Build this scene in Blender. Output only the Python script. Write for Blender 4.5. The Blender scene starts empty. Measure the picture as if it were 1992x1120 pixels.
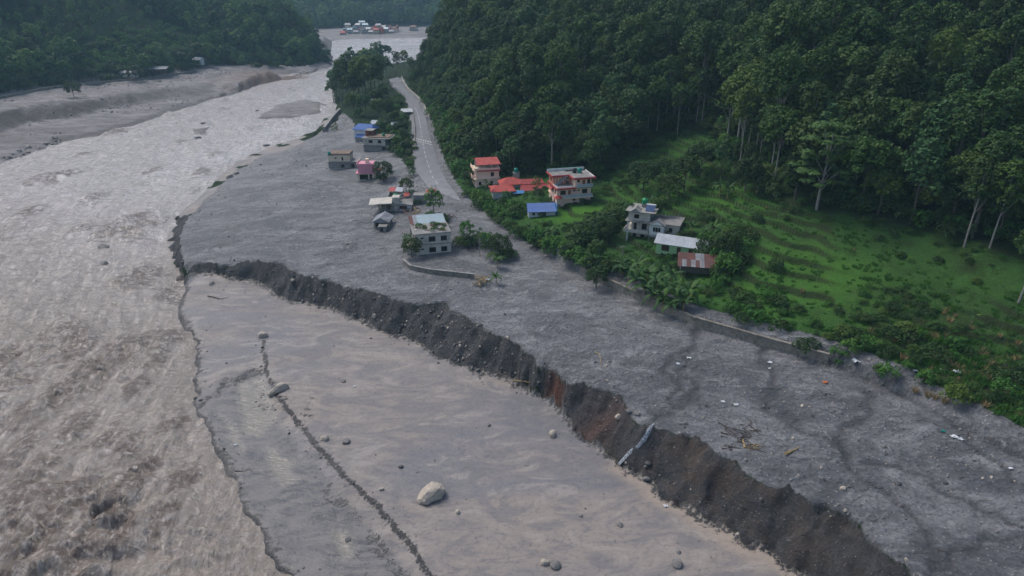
import bpy, math, random
import numpy as np
from math import radians as R, sin, cos, pi

# ------------------------------------------------------------------ camera, sky, sun, exposure
SC = bpy.context.scene
COL = SC.collection
CAM_H, PITCH, FPX = 80.0, R(24.5), 1328.0
cam_data = bpy.data.cameras.new('camera')
cam = bpy.data.objects.new('camera', cam_data); COL.objects.link(cam)
cam.location = (0, 0, CAM_H)
cam.rotation_euler = (R(90) - PITCH, 0, 0)
cam_data.sensor_width = 36.0
cam_data.lens = 36.0 * FPX / 1992.0
cam_data.clip_start = 0.5
cam_data.clip_end = 9000
SC.camera = cam

SUN_EL, SUN_AZ = R(55), R(-50)          # azimuth from +Y towards +X
world = bpy.data.worlds.new('World'); SC.world = world
world.use_nodes = True
wn = world.node_tree; wn.nodes.clear()
sky = wn.nodes.new('ShaderNodeTexSky'); sky.sky_type = 'NISHITA'; sky.sun_disc = False
sky.sun_elevation = SUN_EL; sky.sun_rotation = SUN_AZ
sky.air_density = 1.0; sky.dust_density = 2.5; sky.ozone_density = .8
bg = wn.nodes.new('ShaderNodeBackground'); bg.inputs['Strength'].default_value = 0.12
wo = wn.nodes.new('ShaderNodeOutputWorld')
wn.links.new(sky.outputs[0], bg.inputs[0]); wn.links.new(bg.outputs[0], wo.inputs[0])
sun_d = bpy.data.lights.new('sun', 'SUN'); sun_d.energy = 1.5; sun_d.angle = R(22)
sun_d.color = (1.0, 0.94, 0.86)
sun = bpy.data.objects.new('sun', sun_d); COL.objects.link(sun)
sun.rotation_euler = (R(90) - SUN_EL, 0, -SUN_AZ + pi)
SC.view_settings.view_transform = 'Standard'
SC.view_settings.look = 'None'
SC.view_settings.gamma = 1.0
SC.view_settings.use_curve_mapping = False
SC.view_settings.exposure = 0.72
SC.render.engine = 'CYCLES'
SC.cycles.use_denoising = True
SC.cycles.max_bounces = 5; SC.cycles.diffuse_bounces = 2; SC.cycles.glossy_bounces = 2
SC.cycles.transmission_bounces = 2; SC.cycles.volume_bounces = 0; SC.cycles.transparent_max_bounces = 6
SC.cycles.use_adaptive_sampling = True; SC.cycles.adaptive_threshold = 0.02

rng = np.random.default_rng(7)
random.seed(7)

# ------------------------------------------------------------------ numpy noise
def _hash(ix, iy, seed):
    h = (ix.astype(np.int64) * 374761393 + iy.astype(np.int64) * 668265263 + seed * 1442695041) & 0xFFFFFFFF
    h = ((h ^ (h >> 13)) * 1274126177) & 0xFFFFFFFF
    h = h ^ (h >> 16)
    return (h & 0xFFFFFF) / float(0xFFFFFF)
def vnoise(x, y, seed=0):
    ix = np.floor(x); iy = np.floor(y); fx = x - ix; fy = y - iy
    fx = fx*fx*fx*(fx*(fx*6-15)+10); fy = fy*fy*fy*(fy*(fy*6-15)+10)
    a = _hash(ix, iy, seed); b = _hash(ix+1, iy, seed); c = _hash(ix, iy+1, seed); d = _hash(ix+1, iy+1, seed)
    return (a*(1-fx)+b*fx)*(1-fy) + (c*(1-fx)+d*fx)*fy
def fbm(x, y, seed=0, octv=4, gain=0.5):
    s = 0; a = 1; t = 0
    for o in range(octv):
        s = s + a*(vnoise(x*2**o + 17.3*o, y*2**o - 9.1*o, seed+o) - 0.5); t += a; a *= gain
    return s / t * 2      # about -1..1
def sstep(a, b, x):
    t = np.clip((x-a)/(b-a), 0, 1); return t*t*(3-2*t)

# ------------------------------------------------------------------ survey: where a sight line meets a level
SP, CP = sin(PITCH), cos(PITCH)
def W(u, v, z):
    dz = -SP + (560-v)/FPX*CP; dy = CP + (560-v)/FPX*SP
    k = (CAM_H - z)/(-dz)
    return ((u-996)/FPX*k, dy*k, z)
def WL(pts): return [W(*p) for p in pts]

SHORE = WL([(1100,1700,0),(760,1350,0),(640,1230,0),(560,1130,0),(505,1060,0),(470,985,0),(430,925,0),(400,850,0),(372,790,0),(366,740,0),
  (380,690,0),(365,650,0),(345,600,0),(360,568,0),(364,545,0),(348,524,0),(336,495,0),(331,465,0),(348,425,0),(385,385,0),
  (425,340,0),(480,303,0),(520,288,0),(575,270,0),(615,258,0),(628,242,0),(648,212,0),(640,185,0),(636,160,0),(655,137,0),
  (700,128,0),(760,124,0),(800,118,0),(830,110,0),(850,103,0),(900,97,0),(1050,92,0)])
SH_MUD = 15          # index of (348,524)
# top of the river side of the debris plain
PTOP = WL([(362,512,5),(354,490,4.2),(353,460,3.6),(374,418,2.6),(415,372,1.9),(450,340,1.6),(500,308,1.5),(560,292,1.6),(605,272,2.2),(632,258,4),(662,214,7.5)])
CT = WL([(362,512,5),(430,514,5.8),(500,506,7),(560,512,7.4),(582,532,7.4),(640,546,7.6),(720,566,7.8),(800,588,8),(862,592,8),(905,612,8.2),
  (950,640,8.5),(1000,664,8.7),(1050,700,9),(1100,728,9),(1130,742,9),(1195,764,9),(1235,805,9),(1262,832,9),(1340,848,9),(1390,885,9.2),(1440,905,9.2),
  (1500,934,9.3),(1560,965,9.4),(1640,1000,9.5),(1700,1050,9.6),(1760,1108,9.7),(1880,1230,9.8),(2200,1600,10)])
CB = WL([(366,528,2.9),(430,537,3.1),(500,550,2.0),(570,586,1.2),(640,602,1.3),(700,622,1.4),(760,650,1.5),(830,668,1.5),(852,690,1.6),(905,708,1.6),
  (1000,742,1.7),(1060,775,1.8),(1100,802,1.8),(1110,832,1.8),(1200,900,1.9),(1300,962,1.9),(1400,1022,2),(1500,1082,2),(1560,1132,2),(1680,1240,2),(1900,1600,2)])
# foot of the retaining wall, then the hill side of the road
RW = WL([(2700,1290,11.5),(2300,1040,11.3),(2100,940,11.2),(1992,885,11.1),(1850,815,11),(1730,755,10.7),(1610,708,10.5),(1480,672,10.3),(1350,634,10.2),(1240,585,10.1),
  (1130,534,10),(1060,492,10),(1005,458,10),(960,427,10),(918,392,10.2),(886,352,10.8),(866,312,11.4),(852,270,12),(840,228,12.8),(822,194,13.4),
  (796,172,13.8),(787,158,14),(784,149,14)])
RL = WL([(757,154,14),(765,166,13.9),(789,186,13.5),(799,215,13),(803,250,12.5),(803,290,12),(812,335,11),(835,366,10.3),(872,402,9.9),(920,438,9.8)])
GREEN_TOP = WL([(2800,760,22),(2300,620,24),(1992,500,25.5),(1920,478,26),(1800,440,26),(1700,425,26),(1590,402,26),(1480,372,26),(1430,320,27.5),(1390,255,30),
  (1325,244,29),(1262,274,25),(1205,312,21),(1168,345,17.5),(1060,335,15),(1000,340,14),(930,330,13),(895,315,12.5)])
# left bank
LS = WL([(-900,640,0),(-400,450,0),(-150,368,0),(0,317,0),(70,297,0),(130,274,0),(200,264,0),(330,223,0),(415,191,0),(480,173,0),(560,153,0),(612,140,0),(640,129,0),
  (637,112,0),(638,96,0),(640,80,0)])
FSH = WL([(640,80,0),(700,77,0),(770,75,0),(830,74,0),(900,73,0),(1050,72,0)])
LT = WL([(-900,600,1.2),(-400,430,1.2),(-150,352,1.2),(0,301,1.2),(70,283,1.2),(130,263,1.2),(200,253,1.2),(330,213,1.2),(412,186,1.2)])
LSCB = WL([(-400,370,1.6),(-100,285,1.6),(0,256,1.6),(60,240,1.6),(150,226,1.6),(240,206,1.6),(350,187,1.6),(408,181,1.6)])
LSCT = WL([(-400,325,9),(-100,242,9),(0,218,9),(60,206,9),(150,196,8.5),(240,181,7.5),(350,168,5),(415,160,4.5)])
LBT = WL([(424,178,4.5),(470,160,5.5),(502,148,6.5),(530,138,7.5),(565,141,6),(610,133,3.5),(632,126,2.5)])
LG = WL([(-900,390,9.5),(-400,260,9.5),(-100,196,9.5),(0,184,9.5),(130,163,9),(230,154,7),(300,150,7),(360,138,7),(400,130,7),(440,125,7),(530,126,6.5),(600,126,5),(634,118,3)])
FARV = WL([(560,66,4),(620,63,4),(700,66,4),(770,64,4),(835,62,4),(930,60,4)])
FARF = WL([(540,56,6),(640,55,6),(700,51,7),(770,50,7),(835,50,7),(930,50,7),(1100,50,7)])

def dens(line, step):
    out = []
    for a, b in zip(line[:-1], line[1:]):
        n = max(1, int(math.hypot(b[0]-a[0], b[1]-a[1])/step))
        for k in range(n): out.append(tuple(a[i]+(b[i]-a[i])*k/n for i in range(3)))
    out.append(line[-1]); return out
def off(line, d, dz):      # shift a line sideways (to its left when walked) and up
    out = []
    for i, p in enumerate(line):
        a = line[max(0, i-1)]; b = line[min(len(line)-1, i+1)]
        tx, ty = b[0]-a[0], b[1]-a[1]; L = math.hypot(tx, ty) or 1
        out.append((p[0]-ty/L*d, p[1]+tx/L*d, p[2]+dz))
    return out

SURV = []
SURV += dens(SHORE, 4)
SURV += dens([(x, y, -2.5) for x, y, z in off(SHORE, 4.0, 0)], 6)
SURV += dens(off(SHORE[:16], -1.2, 0.7), 4)
SURV += dens(PTOP, 3) + dens(CT, 2.5) + dens(CB, 2.5)
SURV += dens(RW, 4) + dens(RL, 4)
SURV += dens(off(RL, 2.0, -0.3)[:7], 4)
RWT = off(RW[:12], 0, 0); RWT = off(RW[:12], -0.9, 2.3)     # ledge behind the wall
SURV += dens(RWT[5:], 4) + dens(off(RW[:5], -1.5, 1.0), 4)
SURV += dens(off(RW[11:], -2.5, 0.6), 4)
SURV += dens(GREEN_TOP, 8)
SURV += dens(LS, 8) + dens([(x, y, -2.5) for x, y, z in off(LS, -6.0, 0)], 10)
SURV += dens(LT, 8) + dens(LSCB, 8) + dens(LSCT, 8) + dens(LBT, 6) + dens(LG, 12)
SURV += dens(FSH, 20) + dens(FARV, 25) + dens(FARF, 25)
# mud flat: little scarp with the wetter bench below it
SCU = WL([(512,662,1.3),(517,722,1.35),(538,765,1.4),(578,818,1.45),(640,895,1.5),(712,965,1.5),(790,1050,1.5),(850,1130,1.5),(930,1240,1.5)])
SCL = WL([(500,664,1.15),(501,724,0.65),(517,770,0.5),(550,826,0.5),(609,902,0.5),(676,974,0.5),(752,1058,0.5),(808,1137,0.5),(885,1250,0.5)])
SURV += dens(SCU, 3) + dens(SCL, 3)
SURV += WL([(430,742,1.1),(470,728,1.15),(432,750,0.6),(470,737,0.6),(395,640,0.9),(420,545,2.6),(430,600,1.5),(450,690,1.05),(470,560,1.9),
  (560,650,1.2),(650,700,1.35),(700,800,1.5),(800,760,1.5),(900,900,1.7),(1000,1000,1.8),(1100,900,1.8),(1300,1100,1.9),(1000,1120,1.7),(450,850,0.5),(520,950,0.5),(620,1040,0.5),(600,1110,0.6)])
# debris plain and hamlet
SURV += WL([(420,460,5),(450,400,4.2),(520,430,6.6),(520,360,4.5),(600,330,4.4),(600,400,6.5),(650,330,5.2),(640,290,5.0),(640,262,5),(690,250,6.8),
  (690,350,6.6),(650,440,7.2),(740,440,7.8),(700,400,7.4),(740,330,7.4),(770,360,8),(740,290,7.6),(785,300,8.6),(785,260,9),(745,245,9),
  (700,222,8.4),(672,212,8),(780,225,10.5),(740,200,10.5),(750,175,12.5),(735,160,12.5),(700,175,9.5),(665,175,7.5),(650,195,5.5),(690,150,8.5),(720,142,10),
  (760,140,13.5),(790,139,14),(830,430,9.3),(800,500,8.6),(870,530,9),(900,480,9.5),(960,560,9.3),(1000,600,9.5),(1050,560,9.8),(1150,650,9.7),(1250,740,9.7),
  (1300,680,9.9),(1400,780,9.9),(1600,850,10.2),(1700,950,10.2),(1850,960,10.4),(1900,1100,10.4)])
# fields behind the wall
SURV += WL([(1120,400,14),(1100,440,12.5),(1050,450,11.5),(960,372,12.5),(1010,385,13),(1200,420,15),(1180,395,15),(1250,360,19),(1300,330,22),(1150,470,12.5),(1230,500,13.2),(1300,510,13.6),
  (1330,560,13),(1400,480,17),(1400,430,20),(1500,440,21.5),(1480,520,17.5),(1500,600,14.5),(1650,500,20.5),(1700,600,17),(1850,560,20),(1800,700,14.5),(1950,650,18),(1960,780,14.5),(1700,670,14.5),(2150,760,17)])
# wooded slope
RID = [(W(900,30,57.5)), W(868,60,46.9), W(851,95,33.6), W(838,125,21), W(816,147,15)]
RID = []
for u, v, d in [(902,30,470),(868,60,490),(851,95,510),(838,125,530),(812,146,541)]:
    dz = -SP + (560-v)/FPX*CP; dy = CP + (560-v)/FPX*SP; k = d/dy
    RID.append(((u-996)/FPX*k, d, CAM_H + dz*k))
SURV += dens(RID, 8)
SURV += WL([(1380,35,62),(1200,40,60),(1050,34,60),(950,30,59),(1600,66,62),(1800,72,62),(1992,80,62),(2300,110,62),
  (900,240,24),(950,240,26),(1000,200,32),(880,180,28),(870,240,18),(1100,200,34),(1500,250,38),(1700,260,40),(1900,280,40),(2100,300,40)])
SURV += [(0,505,76),(60,560,100),(150,650,125),(60,440,86),(160,400,100),(260,330,110),(330,240,115),(400,150,110),(500,50,110),(420,420,150),(300,600,150),
  (620,250,160),(700,0,150),(-60,640,14),(-20,720,8),(60,760,30),(200,900,60),(500,900,160),(900,900,180),(1000,300,180),(100,950,10),(300,1100,20),(600,1200,60),(1600,1500,150)]
# left hills
LH1 = [(p[0]-45, p[1]+95, 50+8*sin(i*1.7)) for i, p in enumerate(dens(LG, 60)) if p[0] < -215]
LH2 = [(p[0]-120, p[1]+240, 125) for i, p in enumerate(dens(LG, 90)) if p[0] < -230]
LR = []
for u, v, d in [(520,-10,745),(560,10,760),(608,48,775),(630,82,785),(640,104,790)]:
    dz = -SP + (560-v)/FPX*CP; dy = CP + (560-v)/FPX*SP; k = d/dy
    LR.append(((u-996)/FPX*k, d, max(2.0, CAM_H + dz*k)))
SURV += LH1 + LH2 + dens(LR, 15) + [(-700,700,150),(-1200,400,150),(-1000,1000,170),(-380,1000,90),(-330,1090,30),(-600,1250,130)]
# far hills beyond the village
for x in range(-1400, 1700, 300):
    SURV += [(x, 1380 + 40*sin(x*.01), 55 + 20*sin(x*.013)), (x, 1750, 125 + 25*sin(x*.007+1)), (x, 2300, 175 + 12*sin(x*.01)), (x*2, 3300, 200)]
# out-of-frame closure
SURV += [(-700,-70,-2.5),(-900,200,3),(-1500,-70,60),(-60,-70,-2.5),(-300,-70,-2.5),(40,-70,1.5),(120,-70,9),(160,-70,12),(260,-70,22),(500,-70,80),(1500,-70,150),(-2500,3300,200),(3500,3300,200),(3500,-70,200),(-3500,-70,150),(-3000,1000,200),(3000,1000,200)]
SURV += [(-150,60,-2.5),(-150,150,-2.5),(-200,250,-2.5),(-170,350,-2.5),(-60,0,-2.5),(-220,0,-2.5),(-190,480,-2.5),(-200,620,-2.5),(-200,850,-2.5),(-150,900,-2.5)]

# ------------------------------------------------------------------ grid of the land, closer mesh near by
ys = list(np.arange(-60, 60, 4.0)); y = 60.0
while y < 3200:
    ys.append(y); y += 0.6 if y < 130 else (y*0.0046 if y < 420 else y*0.0085)
YS = np.array(ys); NY = len(YS)
NX = 740; TS = np.linspace(-1.12, 1.12, NX)
GW = np.maximum(YS, 0) + 80
GY = np.repeat(YS[:, None], NX, 1); GX = TS[None, :]*GW[:, None]

from mathutils.geometry import delaunay_2d_cdt
from mathutils import Vector
seen = {}; SV = []
for p in SURV:
    k = (round(p[0], 1), round(p[1], 1))
    if k in seen: continue
    seen[k] = 1; SV.append(p)
res = delaunay_2d_cdt([Vector((p[0], p[1])) for p in SV], [], [], 0, 1e-4, True)
vo, fo, oi = res[0], res[2], res[3]
vz = [SV[o[0]][2] if o else 0 for o in oi]
GZ = np.full((NY, NX), 1e9)
for f in fo:
    (ax, ay), (bx, by), (cx, cy) = [tuple(vo[i]) for i in f]
    za, zb, zc = [vz[i] for i in f]
    ylo, yhi = min(ay, by, cy), max(ay, by, cy)
    i0 = max(0, np.searchsorted(YS, ylo)-1); i1 = min(NY, np.searchsorted(YS, yhi)+1)
    if i1 <= i0: continue
    tt = [px/(max(py, 0)+80) for px, py in ((ax, ay), (bx, by), (cx, cy))]
    if ylo < 0: tt += [ax/80, bx/80, cx/80]
    j0 = max(0, int((min(tt)+1.12)/2.24*(NX-1))-1); j1 = min(NX, int((max(tt)+1.12)/2.24*(NX-1))+3)
    if j1 <= j0: continue
    X = GX[i0:i1, j0:j1]; Y = GY[i0:i1, j0:j1]
    D = (by-cy)*(ax-cx)+(cx-bx)*(ay-cy)
    if abs(D) < 1e-9: continue
    l1 = ((by-cy)*(X-cx)+(cx-bx)*(Y-cy))/D; l2 = ((cy-ay)*(X-cx)+(ax-cx)*(Y-cy))/D; l3 = 1-l1-l2
    m = (l1 >= -1e-6) & (l2 >= -1e-6) & (l3 >= -1e-6)
    GZ[i0:i1, j0:j1][m] = (l1*za+l2*zb+l3*zc)[m]
GZ[GZ > 1e8] = 100.0

def sampler(A):
    def f(x, y):
        x = np.asarray(x, float); y = np.asarray(y, float)
        fi = np.interp(y, YS, np.arange(NY)); i = np.clip(fi.astype(int), 0, NY-2); fy = fi-i
        fj = np.clip((x/(np.maximum(y, 0)+80)+1.12)/2.24*(NX-1), 0, NX-1.001); j = fj.astype(int); fx = fj-j
        return (A[i, j]*(1-fx)+A[i, j+1]*fx)*(1-fy)+(A[i+1, j]*(1-fx)+A[i+1, j+1]*fx)*fy
    return f
def inpoly(poly, X, Y):
    r = np.zeros(X.shape, bool); n = len(poly)
    xs = [p[0] for p in poly]; yy = [p[1] for p in poly]
    for i in range(n):
        x1, y1, x2, y2 = xs[i], yy[i], xs[i-1], yy[i-1]
        if y1 == y2: continue
        c = ((y1 > Y) != (y2 > Y)) & (X < (x2-x1)*(Y-y1)/(y2-y1)+x1)
        r ^= c
    return r
def dline(line, X, Y):
    d = np.full(X.shape, 1e9)
    for a, b in zip(line[:-1], line[1:]):
        dx, dy = b[0]-a[0], b[1]-a[1]; L = dx*dx+dy*dy or 1e-9
        t = np.clip(((X-a[0])*dx+(Y-a[1])*dy)/L, 0, 1)
        d = np.minimum(d, (X-a[0]-t*dx)**2+(Y-a[1]-t*dy)**2)
    return np.sqrt(d)
def blur(A, n, w):
    for _ in range(n):
        B = A.copy()
        B[1:-1, 1:-1] = (A[1:-1, 1:-1]*2+A[:-2, 1:-1]+A[2:, 1:-1]+A[1:-1, :-2]+A[1:-1, 2:])/6
        A = A*(1-w)+B*w
    return A

dRW = dline(RW, GX, GY); dRL = dline(RL, GX, GY)
calm = sstep(1.5, 12, np.minimum(dRW, dRL))
sc1 = np.clip(GY/250, .6, 4)
WXX = (fbm(GX/(7*sc1), GY/(7*sc1), 11, 4)*3.0*sc1 + fbm(GX/2.2, GY/2.2, 13, 2)*.7)*calm
WYY = (fbm(GX/(7*sc1)+50, GY/(7*sc1), 21, 4)*3.0*sc1 + fbm(GX/2.2+9, GY/2.2, 23, 2)*.7)*calm
QX, QY = GX+WXX, GY+WYY
P_MUD = SHORE[:16] + CB
P_CLIFF = CB + CT[::-1]
P_CLIFF2 = SHORE[15:19] + PTOP[:4][::-1] + [CB[0]]
P_SILT = SHORE[18:27] + PTOP[3:][::-1]
P_PLAIN = PTOP[::-1] + CT[1:] + RW + [RL[0]] + WL([(745,190,10.5),(722,228,9),(690,222,8)])
P_GREEN = RW[:16] + [W(900, 316, 12.5)] + GREEN_TOP[::-1]
P_LEFT = LS[:13] + LG[::-1]
P_FARPL = LS[-4:] + FSH[1:] + FARF[::-1]
mud = inpoly(P_MUD, QX, QY); cliff = inpoly(P_CLIFF, QX, QY); cliff2 = inpoly(P_CLIFF2, QX, QY) & ~mud
siltz = inpoly(P_SILT, QX, QY) & ~mud & ~cliff2 & (fbm(GX/9, GY/9, 117, 3) > -.12)
mud = mud | siltz
plain = inpoly(P_PLAIN, QX, QY) & ~cliff & ~mud & ~cliff2
ledge = inpoly(RW[:12] + off(RW[:12], -4.5, 0)[::-1], GX, GY) & ~plain
green = inpoly(P_GREEN, GX, GY) & ~plain & ~ledge
leftg = inpoly(P_LEFT, QX, QY); farpl = inpoly(P_FARPL, QX, QY)

Zs = sampler(GZ)
GZ = Zs(QX, QY)
hill = (~mud & ~cliff & ~cliff2 & ~plain & ~green & ~leftg & ~farpl & ~ledge & (GZ > 3)).astype(float)
GZ = blur(GZ, 30, np.clip(hill*sstep(3, 15, np.minimum(dRW, dRL))+.0, 0, 1))
GZ = blur(GZ, 8, green*.9*sstep(1.5, 5, dRW)); GZ = blur(GZ, 2, plain*.8*calm+mud*.7)
# relief by kind of ground
GZ = GZ + hill*(fbm(GX/60, GY/60, 31, 4)*7*sstep(20, 80, np.minimum(dRW, dRL)) + fbm(GX/9, GY/9, 33, 3)*.7*calm)
tz = GZ + fbm(GX/30, GY/30, 41, 3)*1.6                                 # field terraces
st = 1.35; fr = tz/st - np.floor(tz/st)
step_shape = (sstep(.78, 1.0, fr) - fr)*st
tmask = green*sstep(6, 18, dRW)*sstep(-.5, .1, fbm(GX/45, GY/45, 45, 2)+.1)
GZ = GZ + step_shape*tmask*1.05 + green*(fbm(GX/9, GY/9, 43, 3)*.22)
cl = (cliff | cliff2).astype(float)
gul = np.abs(fbm(GX/5.5, GY/5.5, 51, 3)); ca_ = GX*.75-GY*.66; cb_ = GX*.66+GY*.75; flute = np.abs(fbm(ca_/2.6, cb_/14, 55, 3))
GZ = GZ + cl*((gul-.3)*1.3 + (flute-.35)*1.0 + fbm(GX/3.3, GY/3.3, 57, 3)*1.1 + fbm(GX/1.6, GY/1.6, 53, 3)*.6)
flowx = GX*.80 - GY*.60; flowy = GX*.60 + GY*.80      # the debris flow's grain on the plain
GZ = GZ + plain*calm*(fbm(flowx/16, flowy/7, 61, 4)*.50 + fbm(flowx/4, flowy/2.2, 63, 3)*.14)
GZ = GZ + mud*(fbm(GX/14, GY/14, 71, 3)*.12 + fbm(GX/2, GY/2, 73, 2)*.03)
GZ = GZ + leftg*(fbm(GX/22, GY/10, 81, 4)*1.3 + fbm(GX/5, GY/5, 82, 3)*.5)*sstep(0.3, 2.5, GZ)

# water runnels cut in the plain
RUN = [[(1330,668,1),(1310,700,1),(1300,735,1),(1318,765,1),(1325,790,1.2),(1290,812,1.3),(1262,830,1.5)],
 [(1350,640,1),(1335,690,1),(1340,730,1),(1352,770,1),(1330,790,1)],
 [(1480,680,.8),(1500,720,.8),(1515,760,1),(1500,800,1),(1560,830,1),(1640,880,1),(1700,950,1.2),(1770,1010,1.3),(1800,1060,1.4),(1810,1120,1.4)],
 [(1680,760,.8),(1685,790,.8),(1700,810,1),(1660,835,1.2),(1640,862,1.2),(1648,885,1.2)],
 [(1620,708,.7),(1700,735,.9),(1800,790,.9),(1900,850,.9),(1992,900,1)],
 [(1850,840,.6),(1900,880,.6),(1960,940,.7),(1992,960,.7)],
 [(1700,905,.6),(1800,930,.7),(1900,990,.7),(1992,1030,.8)],
 [(1810,1090,.7),(1900,1050,.7),(1992,1040,.8)],
 [(540,470,.4),(600,440,.5),(680,450,.5),(760,420,.5)],[(400,480,.3),(470,455,.4),(560,460,.4)],
 [(630,400,.4),(690,380,.5),(740,350,.4)],[(560,360,.4),(620,345,.5),(690,370,.4)],[(620,500,.4),(700,480,.5),(790,500,.4)]]
wet = np.zeros(GX.shape)
for r in RUN:
    pl = WL([(u, v, 9.8 if u > 1000 else 7) for u, v, w in r]); w = 1.1*sum(q[2] for q in r)/len(r)
    w *= .62; d = dline(pl, GX+fbm(GX/5, GY/5, 91, 3)*3.2, GY+fbm(GX/5+7, GY/5, 95, 3)*3.2)
    k = np.exp(-(d/w)**2)*plain
    GZ = GZ - k*.45*w**.5; wet = np.maximum(wet, np.exp(-(d/(w*1.5))**2)*plain)
wet = np.maximum(wet, .8*np.exp(-(dline(RW[:7], GX+fbm(GX/4, GY/4, 98, 3), GY)/1.1)**2)*plain)  # dark edge at the slope foot past the wall, in the runnel mask
# island bars in the river
for pl in (WL([(500,232,0),(545,203,0),(600,196,0),(636,200,0),(628,224,0),(560,232,0)]),WL([(372,252,0),(408,246,0),(400,262,0),(376,262,0)])):
    d = dline(pl+[pl[0]], QX, QY)*np.where(inpoly(pl, QX, QY), 1, -1)
    GZ = np.maximum(GZ, np.clip(d*.28, -3, .9)+fbm(GX/4, GY/4, 97, 3)*.25)
# shallow pans on the wet bench
pud = np.zeros(GX.shape)
for pl in ([(462,748),(508,733),(524,770),(534,812),(512,850),(482,842),(470,800),(455,772)],[(512,866),(545,880),(566,905),(578,940),(560,948),(536,915)],[(640,1035),(672,1045),(692,1085),(670,1092),(645,1065)],[(420,800),(450,830),(480,880),(470,885),(440,850)]):
    P_ = WL([(u, v, .5) for u, v in pl]); qx = GX+fbm(GX/3, GY/3, 111, 3)*1.5; qy = GY+fbm(GX/3+5, GY/3, 113, 3)*1.5
    k = inpoly(P_, qx, qy); pud = np.maximum(pud, k.astype(float))
pud = blur(pud, 2, np.ones_like(pud)); GZ = GZ*(1-pud)+pud*(GZ*.15+.36)
# road bed sits a hand below the asphalt
roadpoly = RL[:8] + RW[13:][::-1][:9][::-1][::-1] if False else RL[:8] + RW[15:][::-1][::-1]
P_ROAD = RW[15:] + RL[:8]
onroad = inpoly(P_ROAD, GX, GY)
GZ = GZ - onroad*.18
Z = sampler(GZ)
def Zf(x, y): return float(Z(np.array([x]), np.array([y]))[0])
TY = np.concatenate([np.arange(48, 700, .5), np.arange(700, 3000, 3.)])
def hit(u, v):
    dz = -SP + (560-v)/FPX*CP; dy = CP + (560-v)/FPX*SP; dx = (u-996)/FPX
    X = TY*dx/dy; ZR = CAM_H + TY*dz/dy; h = Z(X, TY)
    b = np.nonzero(ZR <= h)[0]
    if len(b) == 0: return (X[-1], TY[-1], float(h[-1]))
    i = max(1, b[0]); a0, a1 = ZR[i-1]-h[i-1], ZR[i]-h[i]
    t = a0/(a0-a1) if a0 != a1 else 0
    y = TY[i-1]+t*(TY[i]-TY[i-1]); x = y*dx/dy
    return (x, y, Zf(x, y))
def pix(p):
    x, y, z = p; z -= CAM_H
    f = y*CP - z*SP; up = y*SP + z*CP
    return (996 + FPX*x/f, 560 - FPX*up/f)
# ------------------------------------------------------------------ materials
def NT(name):
    m = bpy.data.materials.new(name); m.use_nodes = True; nt = m.node_tree
    b = nt.nodes['Principled BSDF']; return m, nt, b
class G:
    def __init__(s, nt): s.nt = nt; s.pos = nt.nodes.new('ShaderNodeNewGeometry').outputs['Position']
    def n(s, t, **kw):
        x = s.nt.nodes.new(t)
        for k, v in kw.items(): setattr(x, k, v)
        return x
    def l(s, a, b): s.nt.links.new(a, b)
    def mapping(s, scale, rot=0, src=None):
        m = s.n('ShaderNodeMapping'); m.inputs['Scale'].default_value = scale; m.inputs['Rotation'].default_value = (0, 0, rot)
        s.l(src or s.pos, m.inputs[0]); return m.outputs[0]
    def noise(s, scale, detail=6, rough=.6, dist=0, vec=None):
        x = s.n('ShaderNodeTexNoise'); x.inputs['Scale'].default_value = scale; x.inputs['Detail'].default_value = detail
        x.inputs['Roughness'].default_value = rough; x.inputs['Distortion'].default_value = dist
        s.l(vec or s.pos, x.inputs['Vector']); return x.outputs[0]
    def vor(s, scale, vec=None, feature='F1', out='Distance'):
        x = s.n('ShaderNodeTexVoronoi'); x.feature = feature; x.inputs['Scale'].default_value = scale
        s.l(vec or s.pos, x.inputs['Vector']); return x.outputs[out]
    def ramp(s, fac, stops):
        x = s.n('ShaderNodeValToRGB'); e = x.color_ramp.elements
        while len(e) < len(stops): e.new(.5)
        for i, (p, c) in enumerate(stops):
            e[i].position = p; e[i].color = (c, c, c, 1) if isinstance(c, (int, float)) else tuple(c)+(1,)
        s.l(fac, x.inputs[0]); return x.outputs[0]
    def mix(s, fac, a, b, mode='MIX'):
        x = s.n('ShaderNodeMix'); x.data_type = 'RGBA'; x.blend_type = mode
        for ii, v in ((0, fac), (6, a), (7, b)):
            sock = x.inputs[ii]
            if isinstance(v, (int, float)): sock.default_value = v if ii == 0 else (v, v, v, 1)
            elif isinstance(v, tuple): sock.default_value = v+(1,) if len(v) == 3 else v
            else: s.l(v, sock)
        return x.outputs[2]
    def math(s, op, a, b=0.0, clamp=False):
        x = s.n('ShaderNodeMath', operation=op); x.use_clamp = clamp
        for i, v in enumerate((a, b)):
            if isinstance(v, (int, float)): x.inputs[i].default_value = v
            else: s.l(v, x.inputs[i])
        return x.outputs[0]
    def attr(s, name): x = s.n('ShaderNodeAttribute', attribute_name=name); return x.outputs['Fac']
    def bump(s, h, dist, strength=1.0, prev=None):
        x = s.n('ShaderNodeBump'); x.inputs['Distance'].default_value = dist; x.inputs['Strength'].default_value = strength
        s.l(h, x.inputs['Height'])
        if prev: s.l(prev, x.inputs['Normal'])
        return x.outputs[0]
    def slope(s):
        x = s.n('ShaderNodeNewGeometry'); y = s.n('ShaderNodeSeparateXYZ'); s.l(x.outputs['Normal'], y.inputs[0]); return y.outputs[2]

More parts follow.
